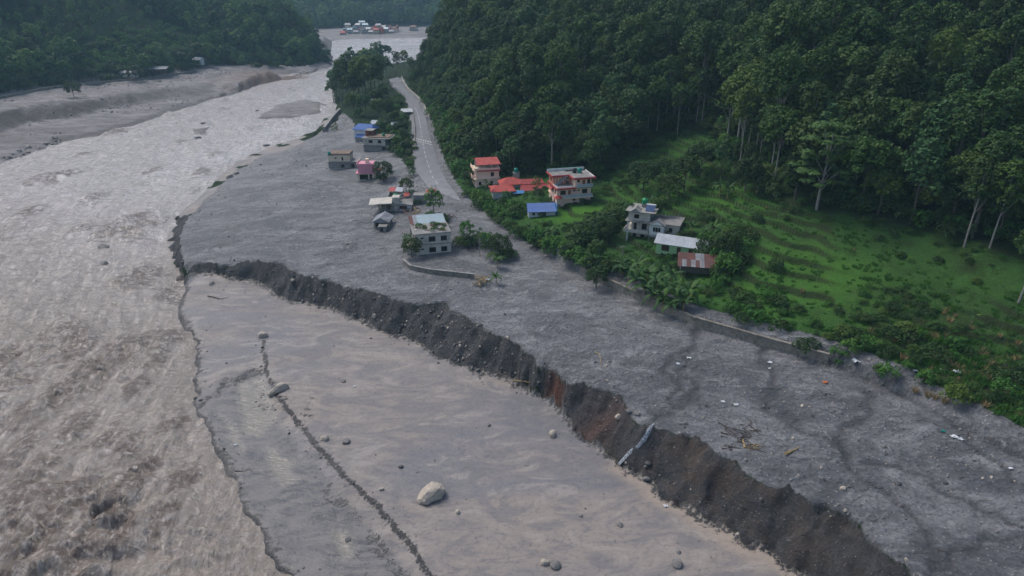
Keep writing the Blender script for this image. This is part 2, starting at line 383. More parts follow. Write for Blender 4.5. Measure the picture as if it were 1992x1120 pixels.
def simple(name, c, rough=.8, var=.18, scale=1.5, bump=.0, metal=0, dirt=None, dirt_amt=.5, dscale=.8):
    m, nt, b = NT(name); g = G(nt)
    n1 = g.noise(scale, 6, .65)
    lo = tuple(x*(1-var) for x in c); hi = tuple(min(1, x*(1+var)) for x in c)
    col = g.mix(g.ramp(n1, [(.3, 0.), (.7, 1.)]), lo, hi)
    if dirt:
        n2 = g.noise(dscale, 8, .7, .6)
        col = g.mix(g.math('MULTIPLY', g.ramp(n2, [(.48, 0.), (.68, 1.)]), dirt_amt), col, dirt)
    g.l(col, b.inputs['Base Color']); b.inputs['Roughness'].default_value = rough; b.inputs['Metallic'].default_value = metal
    b.inputs['Specular IOR Level'].default_value = .3
    if bump: g.l(g.bump(g.noise(scale*5, 4), bump, .8), b.inputs['Normal'])
    return m

def m_plain(g):
    b = g.n('ShaderNodeBsdfPrincipled')
    v = g.mapping((1, 1.7, 1), R(37))
    big = g.noise(.045, 9, .68, 1.2, v); mid = g.noise(.22, 8, .68, .8, v); fine = g.noise(1.6, 6, .7, .3)
    col = g.mix(g.ramp(big, [(.42, 0.), (.58, 1.)]), (.085, .089, .096), (.185, .189, .196))
    col = g.mix(g.math('MULTIPLY', g.ramp(mid, [(.36, 1.), (.52, 0.)]), .7), col, (.058, .061, .067))
    col = g.mix(g.math('MULTIPLY', g.ramp(mid, [(.54, 0.), (.66, 1.)]), .5), col, (.34, .34, .345))
    col = g.mix(g.math('MULTIPLY', g.ramp(fine, [(.38, 1.), (.48, 0.)]), .6), col, (.05, .052, .057))
    col = g.mix(g.math('MULTIPLY', g.ramp(fine, [(.56, 0.), (.66, 1.)]), .28), col, (.33, .335, .345))
    st = g.vor(1.05); st2 = g.vor(.42)
    col = g.mix(g.ramp(st, [(.10, .75), (.19, 0.)]), col, (.33, .33, .335))
    col = g.mix(g.math('MULTIPLY', g.attr('wet'), .72), col, (.032, .034, .038))
    col = g.mix(g.math('MULTIPLY', g.attr('silt'), .8), col, (.20, .195, .195))
    g.l(col, b.inputs['Base Color'])
    g.l(g.ramp(mid, [(.3, .5), (.6, .8)]), b.inputs['Roughness'])
    n = g.bump(g.math('ADD', mid, g.math('MULTIPLY', fine, .6)), 1.3, 1.0)
    n = g.bump(st, -.35, .6, n)
    g.l(n, b.inputs['Normal']); return b.outputs[0]
def m_mud(g):
    b = g.n('ShaderNodeBsdfPrincipled')
    v = g.mapping((1, 2.2, 1), R(-28))
    big = g.noise(.02, 7, .55, 1.5, v); mid = g.noise(.10, 8, .6, 1.6, v); fine = g.noise(1.2, 5, .6, .5)
    col = g.mix(g.ramp(big, [(.38, 0.), (.62, 1.)]), (.142, .136, .140), (.212, .186, .166))
    col = g.mix(g.math('MULTIPLY', g.ramp(mid, [(.42, 1.), (.50, 0.)]), .5), col, (.108, .108, .120))
    col = g.mix(g.math('MULTIPLY', g.ramp(mid, [(.54, 0.), (.62, 1.)]), .5), col, (.27, .245, .22))
    col = g.mix(g.math('MULTIPLY', g.ramp(fine, [(.38, 1.), (.48, 0.)]), .35), col, (.09, .09, .097))
    col = g.mix(g.math('MULTIPLY', g.attr('bench'), .9), col, g.mix(g.ramp(mid, [(.42, 0.), (.60, 1.)]), (.066, .066, .072), (.145, .138, .134)))
    sp = g.vor(1.4)
    gr = g.mix(g.ramp(g.noise(2.2, 6, .8), [(.4, 0.), (.62, 1.)]), (.012, .012, .013), (.050, .049, .050))
    col = g.mix(g.math('MULTIPLY', g.attr('sand'), .8), col, (.27, .222, .178))
    col = g.mix(g.attr('pud'), col, (.17, .158, .135))
    col = g.mix(g.ramp(g.math('ADD', g.attr('dark'), g.math('MULTIPLY', g.math('SUBTRACT', g.noise(.9, 7, .8), .5), 3.2)), [(.34, 0.), (.62, 1.)]), col, gr)
    g.l(col, b.inputs['Base Color'])
    rr = g.ramp(big, [(.38, .50), (.62, .75)])
    g.l(g.mix(g.attr('pud'), g.mix(g.attr('bench'), rr, g.ramp(mid, [(.42, .28), (.6, .6)])), .12), b.inputs['Roughness'])
    b.inputs['Specular IOR Level'].default_value = .25
    n = g.bump(g.noise(.5, 8, .6, .8, v), .32, .7); n = g.bump(fine, .12, .6, n)
    g.l(n, b.inputs['Normal']); return b.outputs[0]
def m_cliff(g):
    b = g.n('ShaderNodeBsdfPrincipled')
    mid = g.noise(.35, 8, .7, .8); fine = g.noise(2.5, 6, .75)
    col = g.mix(g.ramp(mid, [(.35, 0.), (.65, 1.)]), (.022, .023, .025), (.064, .065, .069))
    col = g.mix(g.math('MULTIPLY', g.attr('brown'), g.ramp(g.noise(.22, 5), [(.46, .05), (.62, .9)])), col, (.085, .058, .042))
    col = g.mix(g.math('MULTIPLY', g.attr('rusty'), .95), col, (.12, .038, .018))
    col = g.mix(g.ramp(g.vor(1.5), [(.10, .8), (.22, 0.)]), col, (.16, .158, .155))
    col = g.mix(g.math('MULTIPLY', g.ramp(fine, [(.3, 1.), (.5, 0.)]), .5), col, (.015, .015, .016))
    g.l(col, b.inputs['Base Color']); b.inputs['Roughness'].default_value = .85
    n = g.bump(g.math('ADD', mid, g.math('MULTIPLY', fine, .4)), 1.6, 1.0)
    g.l(n, b.inputs['Normal']); return b.outputs[0]
def m_grass(g):
    b = g.n('ShaderNodeBsdfPrincipled')
    big = g.noise(.022, 6, .6, .5); mid = g.noise(.22, 8, .7, .5); fine = g.noise(2.2, 6, .75)
    col = g.mix(g.ramp(big, [(.36, 0.), (.62, 1.)]), (.024, .066, .018), (.046, .118, .024))
    col = g.mix(g.math('MULTIPLY', g.ramp(mid, [(.39, 1.), (.49, 0.)]), .6), col, (.022, .038, .014))
    col = g.mix(g.math('MULTIPLY', g.ramp(mid, [(.58, 0.), (.74, 1.)]), .8), col, (.072, .125, .026))
    col = g.mix(g.math('MULTIPLY', g.attr('lush'), .85), col, (.075, .20, .022))
    col = g.mix(g.math('MULTIPLY', g.attr('rough_ground'), g.ramp(g.noise(.12, 7, .7), [(.42, 0.), (.6, .85)])), col, (.045, .032, .020))
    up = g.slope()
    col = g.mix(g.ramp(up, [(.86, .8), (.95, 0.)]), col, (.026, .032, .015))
    col = g.mix(g.math('MULTIPLY', g.ramp(fine, [(.35, 1.), (.55, 0.)]), .55), col, (.010, .020, .008))
    g.l(col, b.inputs['Base Color']); b.inputs['Roughness'].default_value = .9; b.inputs['Specular IOR Level'].default_value = .1
    g.l(g.bump(g.math('ADD', mid, fine), .7, .9), b.inputs['Normal']); return b.outputs[0]
def m_floor(g):
    b = g.n('ShaderNodeBsdfPrincipled')
    mid = g.noise(.12, 8, .7, .5); fine = g.noise(1.2, 6, .75)
    col = g.mix(g.ramp(mid, [(.4, 0.), (.6, 1.)]), (.010, .020, .009), (.022, .046, .014))
    col = g.mix(g.math('MULTIPLY', g.ramp(fine, [(.3, 1.), (.55, 0.)]), .5), col, (.012, .012, .007))
    g.l(col, b.inputs['Base Color']); b.inputs['Roughness'].default_value = .95; b.inputs['Specular IOR Level'].default_value = .1
    g.l(g.bump(g.math('ADD', mid, fine), 1.2, .9), b.inputs['Normal']); return b.outputs[0]
def m_left(g):
    b = g.n('ShaderNodeBsdfPrincipled')
    v = g.mapping((1, 2.5, 1), R(-25))
    big = g.noise(.02, 8, .6, .8, v); mid = g.noise(.12, 8, .7, .6, v); fine = g.noise(.8, 6, .7)
    col = g.mix(g.ramp(big, [(.42, 0.), (.58, 1.)]), (.135, .125, .125), (.225, .210, .208))
    col = g.mix(g.math('MULTIPLY', g.ramp(mid, [(.42, 1.), (.51, 0.)]), .75), col, (.070, .064, .062))
    col = g.mix(g.math('MULTIPLY', g.ramp(fine, [(.3, 1.), (.5, 0.)]), .5), col, (.07, .068, .07))
    col = g.mix(g.ramp(g.vor(.5), [(.08, .6), (.2, 0.)]), col, (.33, .33, .33))
    up = g.slope()
    col = g.mix(g.ramp(up, [(.84, .9), (.96, 0.)]), col, g.mix(g.ramp(mid, [(.4, 0.), (.6, 1.)]), (.06, .045, .038), (.12, .10, .09)))
    col = g.mix(g.math('MULTIPLY', g.attr('scar'), g.ramp(mid, [(.40, 1.), (.62, .45)])), col, (.060, .054, .050))
    col = g.mix(g.attr('brown'), col, (.13, .075, .045))
    g.l(col, b.inputs['Base Color']); b.inputs['Roughness'].default_value = .8
    g.l(g.bump(g.math('ADD', mid, fine), 1.4, .9), b.inputs['Normal']); return b.outputs[0]
def m_land():
    m, nt, b = NT('valley_ground'); g = G(nt)
    out = [x for x in nt.nodes if x.type == 'OUTPUT_MATERIAL'][0]; nt.nodes.remove(b)
    nz = g.math('MULTIPLY', g.math('SUBTRACT', g.noise(.9, 5, .7), .5), .9)
    cur = m_floor(g)
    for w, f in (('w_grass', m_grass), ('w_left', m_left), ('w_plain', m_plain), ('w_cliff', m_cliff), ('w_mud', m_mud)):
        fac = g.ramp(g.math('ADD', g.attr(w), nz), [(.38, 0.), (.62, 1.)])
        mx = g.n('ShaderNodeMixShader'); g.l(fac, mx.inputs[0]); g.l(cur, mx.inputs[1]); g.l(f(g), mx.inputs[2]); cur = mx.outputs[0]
    g.l(cur, out.inputs['Surface']); return m
def m_water():
    m, nt, b = NT('silty_water'); g = G(nt)
    tx = g.n('ShaderNodeAttribute', attribute_name='flow').outputs['Vector']
    v1 = g.mapping((.05, .16, 1), 0, tx); v2 = g.mapping((.10, .42, 1), 0, tx); v3 = g.mapping((.85, .8, 1), 0, tx); v4 = g.mapping((.30, .20, 1), 0, tx)
    n1 = g.noise(1, 7, .6, 1.2, v1); n2 = g.noise(1, 8, .72, 1.4, v2); n3 = g.noise(1, 3, .5, .7, v3); n4 = g.noise(1, 5, .55, 1.2, v4)
    near = g.attr('near')
    col = g.mix(near, (.36, .335, .318), (.225, .190, .155))
    col = g.mix(g.math('MULTIPLY', g.ramp(n2, [(.50, 0.), (.66, 1.)]), .45), col, g.mix(near, (.54, .505, .485), (.31, .255, .215)))
    col = g.mix(g.math('MULTIPLY', g.ramp(n3, [(.52, 0.), (.66, 1.)]), .25), col, (.58, .53, .50))
    col = g.mix(g.math('MULTIPLY', g.ramp(n4, [(.34, 1.), (.48, 0.)]), .38), col, (.185, .152, .130))
    col = g.mix(g.math('MULTIPLY', g.ramp(n2, [(.36, 1.), (.48, 0.)]), .45), col, (.20, .172, .155))
    col = g.mix(g.math('MULTIPLY', g.attr('boil'), g.ramp(g.math('ADD', g.math('MULTIPLY', n3, .5), g.math('MULTIPLY', n4, .5)), [(.47, 1.), (.60, .1)])), col, (.092, .062, .044))
    col = g.mix(g.attr('pale_water'), col, (.50, .48, .47))
    g.l(col, b.inputs['Base Color']); b.inputs['Roughness'].default_value = .17; b.inputs['Specular IOR Level'].default_value = .75
    n = g.bump(n2, 1.2, .9); n = g.bump(n4, .9, .9, n); n = g.bump(n3, .35, .8, n)
    g.l(n, b.inputs['Normal']); return m

M = {}
M['land'] = m_land(); M['water'] = m_water()

# ------------------------------------------------------------------ object helpers
def tag(o, label=None, cat=None, group=None, kind=None):
    if label: o['label'] = label
    if cat: o['category'] = cat
    if group: o['group'] = group
    if kind: o['kind'] = kind
    return o
def link(name, me, parent=None, loc=None):
    o = bpy.data.objects.new(name, me); COL.objects.link(o)
    if parent: o.parent = parent
    if loc is not None: o.location = loc
    return o
def empty(name, loc, rz=0, **kw):
    o = link(name, None, loc=loc); o.rotation_euler = (0, 0, rz); o.empty_display_size = .3
    return tag(o, **kw)
def copy_tree(o, loc=None, rz=None, s=None, parent=None, **kw):
    c = o.copy(); COL.objects.link(c); c.parent = parent
    if loc is not None: c.location = loc
    if rz is not None: c.rotation_euler = (c.rotation_euler[0], c.rotation_euler[1], rz)
    if s is not None: c.scale = (s, s, s) if isinstance(s, (int, float)) else s
    for ch in KIDS.get(o.name, []): copy_tree(ch, parent=c)
    if KIDS.get(o.name): KIDS[c.name] = [x for x in COL_KIDS(c)]
    tag(c, **kw); return c
KIDS = {}
def COL_KIDS(c): return [x for x in c.children]
def reg(o):          # remember the parts of a thing so that copying it is quick
    ch = list(o.children)
    if ch:
        KIDS[o.name] = ch
        for c in ch: reg(c)
    return o
def mesh(name, v, f, mat=None, smooth=False):
    me = bpy.data.meshes.new(name); me.from_pydata(v, [], f); me.update()
    if mat: me.materials.append(mat)
    if smooth: me.shade_smooth()
    return me
def npmesh(name, V, F, mat, smooth=True, attrs=None):
    me = bpy.data.meshes.new(name); n = len(F); k = F.shape[1]
    me.vertices.add(len(V)); me.vertices.foreach_set('co', V.astype(np.float32).ravel())
    me.loops.add(n*k); me.loops.foreach_set('vertex_index', F.astype(np.int32).ravel())
    me.polygons.add(n); me.polygons.foreach_set('loop_start', np.arange(0, n*k, k, dtype=np.int32))
    if mat: me.materials.append(mat)
    for a, arr in (attrs or {}).items():
        if arr.ndim == 1:
            me.attributes.new(a, 'FLOAT', 'POINT').data.foreach_set('value', arr.astype(np.float32))
        else:
            me.attributes.new(a, 'FLOAT_VECTOR', 'POINT').data.foreach_set('vector', arr.astype(np.float32).ravel())
    me.update(calc_edges=True); me.validate()
    if smooth: me.shade_smooth()
    return me

# ------------------------------------------------------------------ land, split by kind of ground
I, J = np.meshgrid(np.arange(NY-1), np.arange(NX-1), indexing='ij')
quad = np.stack([I*NX+J, I*NX+J+1, (I+1)*NX+J+1, (I+1)*NX+J], -1).reshape(-1, 4)
ALLV = np.stack([GX, GY, GZ], -1).reshape(-1, 3)
zone = np.full(GX.shape, 5)
zone[farpl] = 7; zone[leftg] = 6; zone[green] = 4; zone[ledge] = 8; zone[plain] = 3; zone[cliff | cliff2] = 2; zone[mud] = 1
low = GZ < .05
P_RIV = SHORE + FSH[::-1] + LS[::-1]
inriv = inpoly(P_RIV, QX, QY)
zone[inriv & (zone == 5)] = 7
P_HEAD = WL([(660,214,7),(684,232,7.5),(700,262,7.5),(752,272,8),(790,330,8.5),(806,335,10),(802,285,12),(801,250,12.5),(797,215,13),(787,187,13.5),(763,168,14),(755,154,14),(784,149,14),(830,110,0),(700,128,0),(655,137,0),(636,160,0)])
zone[inpoly(P_HEAD, GX, GY)] = 5
# attributes
brown = sstep(40, 60, GX+GY*.0-0)*0
xb = W(1150, 830, 4); brown = np.exp(-((GX-W(1400,960,4)[0])**2+(GY-W(1400,960,4)[1])**2)/21**2)*.85
rc = W(1075, 777, 3); rusty = np.exp(-(((GX-rc[0])/2.6)**2+((GY-rc[1])/2.6)**2)**1.5)
rc = W(1160, 830, 4); rusty = np.maximum(rusty, .5*np.exp(-(((GX-rc[0])/5)**2+((GY-rc[1])/3)**2)))
dS = dline(SHORE[:16], QX, QY); dSC = np.minimum(dline(SCU, QX, QY), dline(SCL, QX, QY))
scpoly = SHORE[:10] + WL([(385,765,0),(432,746,0),(470,732,0)]) + SCL[1:]
SX, SY = GX+WXX*.35, GY+WYY*.35; bench = inpoly(scpoly, SX, SY).astype(float); bench = blur(bench, 3, np.ones_like(bench))
dH = dline(WL([(392,790,.6),(432,750,.6),(470,735,.6),(508,722,.6)]), QX, QY)
dU = dline(SCU, SX, SY); wdt = (.5+2.6*sstep(140, 75, GY))*(.6+.8*sstep(-.6, .6, fbm(GX/9, GY/9, 101, 2)))
dark = np.maximum(np.exp(-(dS/1.7)**2)*.95, np.where(bench > .5, np.exp(-dU/wdt)*1.05, np.exp(-(dU/.5)**2)))
dark = np.maximum(dark, .62*np.exp(-(dH/1.3)**2))
dark = np.maximum(dark, .65*sstep(.1, .6, fbm(GX/4, GY/4, 105, 4))*np.exp(-(dline(WL([(420,770,.6),(520,750,.6),(560,800,.6),(600,860,.6)]), QX, QY)/5)**2))
dark = np.maximum(dark, np.exp(-(dline(CB, QX, QY)/1.2)**2)*.8)*mud
silt = np.exp(-(dline(WL([(400,380,2),(450,330,1.5),(520,300,1.5),(570,285,1.5)]), GX, GY)/9)**2)
lushp = [W(1150,408,14), W(1180,412,15)]
lush = np.exp(-(dline(WL([(1095,412,13.5),(1150,408,14.2),(1210,412,15)]), GX, GY)/7)**2)
lush = np.maximum(lush, .6*np.exp(-(dline(WL([(1430,395,22),(1350,385,21)]), GX, GY)/9)**2)); lush = np.maximum(lush, .55*np.exp(-(dline(WL([(1480,500,19),(1620,530,19),(1500,560,17)]), GX, GY)/11)**2))
lush = np.maximum(lush, .35*np.exp(-(dline(WL([(1220,380,17),(1340,280,27)]), GX, GY)/16)**2))
rough_ground = sstep(62, 85, GX)*sstep(40, 4, dRW)
one = np.ones_like(GZ)
isleft = (zone == 6) | (zone == 7)
ATT = dict(dark=dark, bench=bench, brown=np.maximum(brown*(zone <= 2), np.exp(-(dline(LBT[2:5], GX, GY)/25)**2)*.6*isleft), rusty=rusty, pud=pud, sand=np.exp(-((dline(WL([(1190,908,1.9),(1300,975,1.9),(1400,1035,2),(1500,1095,2),(1580,1160,2)]), QX, QY))/1.7)**2), scar=blur((inpoly(LSCB+LSCT[::-1], QX, QY) | inpoly(LS[4:13]+LBT[::-1]+LT[::-1][:4], QX, QY)).astype(float), 2, one), wet=wet, silt=silt*.6*(zone != 8), lush=lush, rough_ground=rough_ground)
for k_, z_ in (('w_grass', zone == 4), ('w_left', isleft), ('w_plain', (zone == 3) | (zone == 8)), ('w_cliff', zone == 2), ('w_mud', zone == 1)):
    ATT[k_] = blur(z_.astype(float), 2 if k_ != 'w_grass' else 4, one)
ATT['w_cliff'] = np.maximum(ATT['w_cliff'], 0)
for n_, z_ in (('mud_flat', 1), ('eroded_bank', 2), ('debris_plain', 3), ('grass_field', 4), ('forest_ground', 5), ('gravel_terrace', 6), ('river_bed', 7), ('roadside_ledge', 8)):
    zm = (zone[:-1, :-1].reshape(-1) == z_)
    zmax = np.maximum(np.maximum(GZ[:-1, :-1], GZ[1:, 1:]), np.maximum(GZ[1:, :-1], GZ[:-1, 1:])).reshape(-1)
    F = quad[zm & (zmax > -.9)]
    if len(F) == 0: continue
    used, inv = np.unique(F, return_inverse=True)
    me = npmesh(n_, ALLV[used], inv.reshape(F.shape), M['land'], True, {k: np.asarray(a, float).reshape(-1)[used] for k, a in ATT.items()})
    tag(link(n_, me), kind='structure')

# ------------------------------------------------------------------ river
CL = [(0,-120),(-66,-60),(-72,60),(-84,150),(-118,250),(-140,350),(-178,480),(-205,600),(-205,720),(-190,830),(-130,930),(0,960),(200,980)]
def flowcoords(X, Y):
    best = np.full(X.shape, 1e9); S = np.zeros(X.shape); N = np.zeros(X.shape); acc = 0
    wsum = np.zeros(X.shape); S2 = np.zeros(X.shape); N2 = np.zeros(X.shape)
    for a, b in zip(CL[:-1], CL[1:]):
        dx, dy = b[0]-a[0], b[1]-a[1]; L = math.hypot(dx, dy)
        t = ((X-a[0])*dx+(Y-a[1])*dy)/L; n = ((X-a[0])*-dy+(Y-a[1])*dx)/L
        tc = np.clip(t, 0, L); d = np.hypot(t-tc, n)
        w = 1/(d*0+np.maximum(np.abs(t-tc), 0)+20)**3
        S2 += w*(acc+t); N2 += w*n; wsum += w; acc += L
    return S2/wsum, N2/wsum
FS, FN = flowcoords(GX, GY)
lowf = (GZ < .9) & (inriv | (zone == 7) | (zone == 6) | low)
zz = lowf
for _ in range(2):
    k = zz.copy(); k[1:] |= zz[:-1]; k[:-1] |= zz[1:]; k[:, 1:] |= zz[:, :-1]; k[:, :-1] |= zz[:, 1:]; zz = k
ax_, ay_ = FS/9, FN/3.2
base = fbm(ax_, ay_, 201, 4)
r1 = 1-np.abs(fbm(FS/7+fbm(FS/11, FN/11, 207, 2), FN/4.5, 205, 3))*2.2
r2 = 1-np.abs(fbm(GX/3.1, GY/3.1, 209, 3))*2
turb = sstep(-.25, .5, fbm(FS/70, FN/22, 211, 3)) 
r3 = 1-np.abs(fbm(GX/6+fbm(GX/9, GY/9, 241, 2)*1.2, GY/4.2, 243, 4))*2.4
wav = (base*.35 + np.clip(r1, -1, 1)*.34*(.5+turb) + np.clip(r2, -1, 1)*.20*(.4+turb) + np.clip(r3, -1, 1)*(.16+.42*sstep(260, 110, GY)*(.35+.8*turb)))
spots = [(75,350,1.4),(130,340,1.3),(180,385,1.2),(100,350,1.2),(260,440,2.2),(215,455,1.6),(160,450,1.2),(285,540,1.6),(255,550,1.2),(225,255,1.5),(300,330,1),(390,335,1),
  (230,700,2.2),(115,655,1.5),(150,660,1.7),(165,680,1.4),(270,680,1.0),(35,745,1.4),(60,800,1.2),(110,780,1.2),(170,735,1.6),(260,760,1.0),(300,700,1.2),(330,660,1.0),
  (120,1000,1.8),(190,1040,1.6),(45,960,1.6),(220,1060,1.5),(330,830,1),(200,870,1.2),(30,1030,1.4),(270,935,1.2),(100,900,1.1),(215,985,1.5),(60,1080,1.4),(150,1100,1.3),(350,940,1.0),
  (40,880,1.3),(150,830,1.1),(250,870,1),(320,1010,1.2),(90,1120,1.2),(10,700,1.3),(330,575,1.2),(60,410,1),(350,275,.9),(160,300,.9),(420,300,.8)]
boil = np.zeros(GX.shape)
for i, (u, v, s) in enumerate(spots):
    x, y, _ = W(u, v, .5)
    sS, sN = flowcoords(np.array([x]), np.array([y])); s *= 1.25
    d = np.hypot((FS-sS[0])/(3.2*s*(1+y/300)), (FN-sN[0])/(2.0*s*(1+y/500)))
    k = np.exp(-d**2)
    wav = wav + k*(.35*s*(1+.8*np.clip(r2, -1, 1))+.25); boil = np.maximum(boil, sstep(.22, .75, k+.75*fbm(GX/3.2, GY/2.4, 215, 4)*sstep(.02, .35, k)))
patchy = sstep(.30, .62, fbm(FS/14, FN/5, 221, 4)+.12*r2)*sstep(-.2, .35, fbm(FS/60, FN/24, 223, 2))
boil = np.clip(np.maximum(boil*.95, .55*patchy), 0, 1)
dsh = np.minimum(dline(SHORE[:27], GX, GY), dline(LS, GX, GY))
wav = wav*(.35+.65*sstep(0, 8, dsh))
near = sstep(230, 105, GY+GX*.35)
pale_water = .45*np.exp(-(dline(WL([(630,236,0),(560,250,0),(480,285,0),(430,310,0)]), GX, GY)/8)**2)*sstep(-.5, .5, fbm(FS/9, FN/2, 231, 3)+.2)  # paler band along the upper reach, broken up along the flow
pale_water = np.maximum(pale_water, .55*sstep(600, 900, GY)*sstep(.0, .5, fbm(GX/60, GY/14, 233, 3)))
WV = np.stack([GX, GY, wav], -1).reshape(-1, 3)
m4 = (zz[:-1, :-1]).reshape(-1)
F = quad[m4]; used, inv = np.unique(F, return_inverse=True)
me = npmesh('river_water', WV[used], inv.reshape(F.shape), M['water'], True,
    {'boil': boil.reshape(-1)[used], 'near': near.reshape(-1)[used], 'pale_water': pale_water.reshape(-1)[used],
     'flow': np.stack([FS, FN, FS*0], -1).reshape(-1, 3)[used]})
tag(link('river_water', me), kind='structure')
# ------------------------------------------------------------------ road and its markings
def ribbon(name, left, right, n, lift, mat, parent=None, kind='structure', lo=0., hi=1.):
    def resample(line, n):
        d = [0]
        for a, b in zip(line[:-1], line[1:]): d.append(d[-1]+math.hypot(b[0]-a[0], b[1]-a[1]))
        t = np.linspace(0, d[-1], n)
        return [np.interp(t, d, [p[k] for p in line]) for k in range(3)]
    A = resample(left, n); B = resample(right, n); V = []; F = []
    for i in range(n):
        for w in np.linspace(lo, hi, 5):
            V.append(tuple(A[k][i]*(1-w)+B[k][i]*w + (lift + .05*(1-(2*w-1)**2) if k == 2 else 0) for k in range(3)))
    for i in range(n-1):
        for j in range(4):
            a = i*5+j; F.append((a, a+1, a+6, a+5))
    o = link(name, mesh(name, V, F, mat, True), parent); return tag(o, kind=kind), V
def m_asphalt():
    m, nt, b = NT('worn_asphalt'); g = G(nt)
    v = g.mapping((1, .25, 1), R(0))
    mid = g.noise(.35, 8, .65, .4, v); fine = g.noise(3, 5, .7)
    col = g.mix(g.ramp(mid, [(.35, 0.), (.65, 1.)]), (.082, .085, .095), (.125, .128, .138))
    col = g.mix(g.math('MULTIPLY', g.ramp(fine, [(.35, 1.), (.5, 0.)]), .35), col, (.055, .057, .062))
    y = g.n('ShaderNodeSeparateXYZ'); g.l(g.pos, y.inputs[0])
    mr = g.n('ShaderNodeMapRange'); g.l(y.outputs[1], mr.inputs[0]); mr.inputs[1].default_value = 275; mr.inputs[2].default_value = 235
    col = g.mix(g.math('MULTIPLY', mr.outputs[0], g.ramp(g.noise(.25, 8, .7, .6), [(.35, 0.), (.55, 1.)])), col, (.165, .168, .176))
    g.l(col, b.inputs['Base Color']); b.inputs['Roughness'].default_value = .7
    g.l(g.bump(fine, .05, .5), b.inputs['Normal']); return m
M['asphalt'] = m_asphalt()
M['paint'] = simple('road_paint', (.42, .42, .41), .6, .2, 3, dirt=(.15, .15, .155), dirt_amt=.85, dscale=1.5)
ROADR = off(RW[15:], 1.6, 0)[::-1]; ROADR = [(x, y, z) for x, y, z in off(RW[14:], 3.2, 0)][::-1]
ROADL = off(RL[:8], -.2, 0)
ribbon('road', ROADL, ROADR, 150, .02, M['asphalt'])
def road_at(s, w, lift=0.085):
    d = []; 
    def at(line):
        c = [0]
        for a, b in zip(line[:-1], line[1:]): c.append(c[-1]+math.hypot(b[0]-a[0], b[1]-a[1]))
        return [float(np.interp(s*c[-1], c, [p[k] for p in line])) for k in range(3)]
    a, b = at(ROADL), at(ROADR)
    return (a[0]*(1-w)+b[0]*w, a[1]*(1-w)+b[1]*w, a[2]*(1-w)+b[2]*w+lift)
def strip(name, s0, s1, w, half, **kw):
    n = max(2, int((s1-s0)*120)); V = []; F = []
    for i in range(n+1):
        s = s0+(s1-s0)*i/n
        V += [road_at(s, w-half), road_at(s, w+half)]
        if i: F.append((2*i-2, 2*i-1, 2*i+1, 2*i))
    o = link(name, mesh(name, V, F, M['paint'])); return tag(o, kind='structure')
strip('road_marking', .42, .62, .52, .010)
for k in range(3): strip('road_marking', .63+k*.025, .645+k*.025, .52, .010)
for k in range(9): strip('road_marking', .73+k*.026, .744+k*.026, .53, .011)
for k in range(8):
    w0 = .08+k*.115; V = [road_at(.705, w0), road_at(.705, w0+.06), road_at(.714, w0+.06), road_at(.714, w0)]
    tag(link('road_marking', mesh('road_marking', V, [(0, 1, 2, 3)], M['paint'])), kind='structure')
V = [road_at(.7235, .06), road_at(.7235, .95), road_at(.7265, .95), road_at(.7265, .06)]
tag(link('road_marking', mesh('road_marking', V, [(0, 1, 2, 3)], M['paint'])), kind='structure')

# ------------------------------------------------------------------ box kit
def bx(V, F, x0, x1, y0, y1, z0, z1):
    n = len(V)
    V += [(x0,y0,z0),(x1,y0,z0),(x1,y1,z0),(x0,y1,z0),(x0,y0,z1),(x1,y0,z1),(x1,y1,z1),(x0,y1,z1)]
    F += [(n,n+3,n+2,n+1),(n+4,n+5,n+6,n+7),(n,n+1,n+5,n+4),(n+1,n+2,n+6,n+5),(n+2,n+3,n+7,n+6),(n+3,n,n+4,n+7)]
def tube(V, F, p, q, r0, r1, n=6):
    p = Vector(p); q = Vector(q); d = (q-p).normalized(); a = d.orthogonal().normalized(); b = d.cross(a); k = len(V)
    for c, r in ((p, r0), (q, r1)):
        for i in range(n):
            t = 2*pi*i/n; V.append(tuple(c + a*cos(t)*r + b*sin(t)*r))
    for i in range(n): j = (i+1) % n; F.append((k+i, k+j, k+n+j, k+n+i))
    F.append(tuple(k+n+i for i in range(n))); F.append(tuple(k+n-1-i for i in range(n)))
def part(name, mat, boxes=(), parent=None, tubes=(), polys=None, smooth=False):
    V, F = [], []
    for b in boxes: bx(V, F, *b)
    for t in tubes: tube(V, F, *t)
    if polys:
        for vs, fs in polys:
            k = len(V); V += list(vs); F += [tuple(k+i for i in f) for f in fs]
    return link(name, mesh(name, V, F, mat, smooth), parent)
def prism(x0, x1, y0, y1, z0, z1, ridge='x', hip=0., th=.12):
    # a pitched roof as a closed shell
    if ridge == 'x': top = [(x0+hip, (y0+y1)/2, z1), (x1-hip, (y0+y1)/2, z1)]
    else: top = [((x0+x1)/2, y0+hip, z1), ((x0+x1)/2, y1-hip, z1)]
    b = [(x0,y0,z0),(x1,y0,z0),(x1,y1,z0),(x0,y1,z0)]; l = [(x, y, z-th) for x, y, z in b]
    V = b+top+l
    if ridge == 'x': f = [(0,1,5,4),(2,3,4,5),(1,2,5),(3,0,4)]
    else: f = [(1,2,5,4),(3,0,4,5),(0,1,4),(2,3,5)]
    f += [(6,7,1,0),(7,8,2,1),(8,9,3,2),(9,6,0,3),(9,8,7,6)]
    return V, f
def sheet(p0, p1, p2, p3, th=.06):
    n = (Vector(p1)-Vector(p0)).cross(Vector(p3)-Vector(p0)).normalized()*th
    V = [p0, p1, p2, p3]+[tuple(Vector(p)-n) for p in (p0, p1, p2, p3)]
    return V, [(0,1,2,3),(7,6,5,4),(4,5,1,0),(5,6,2,1),(6,7,3,2),(7,4,0,3)]
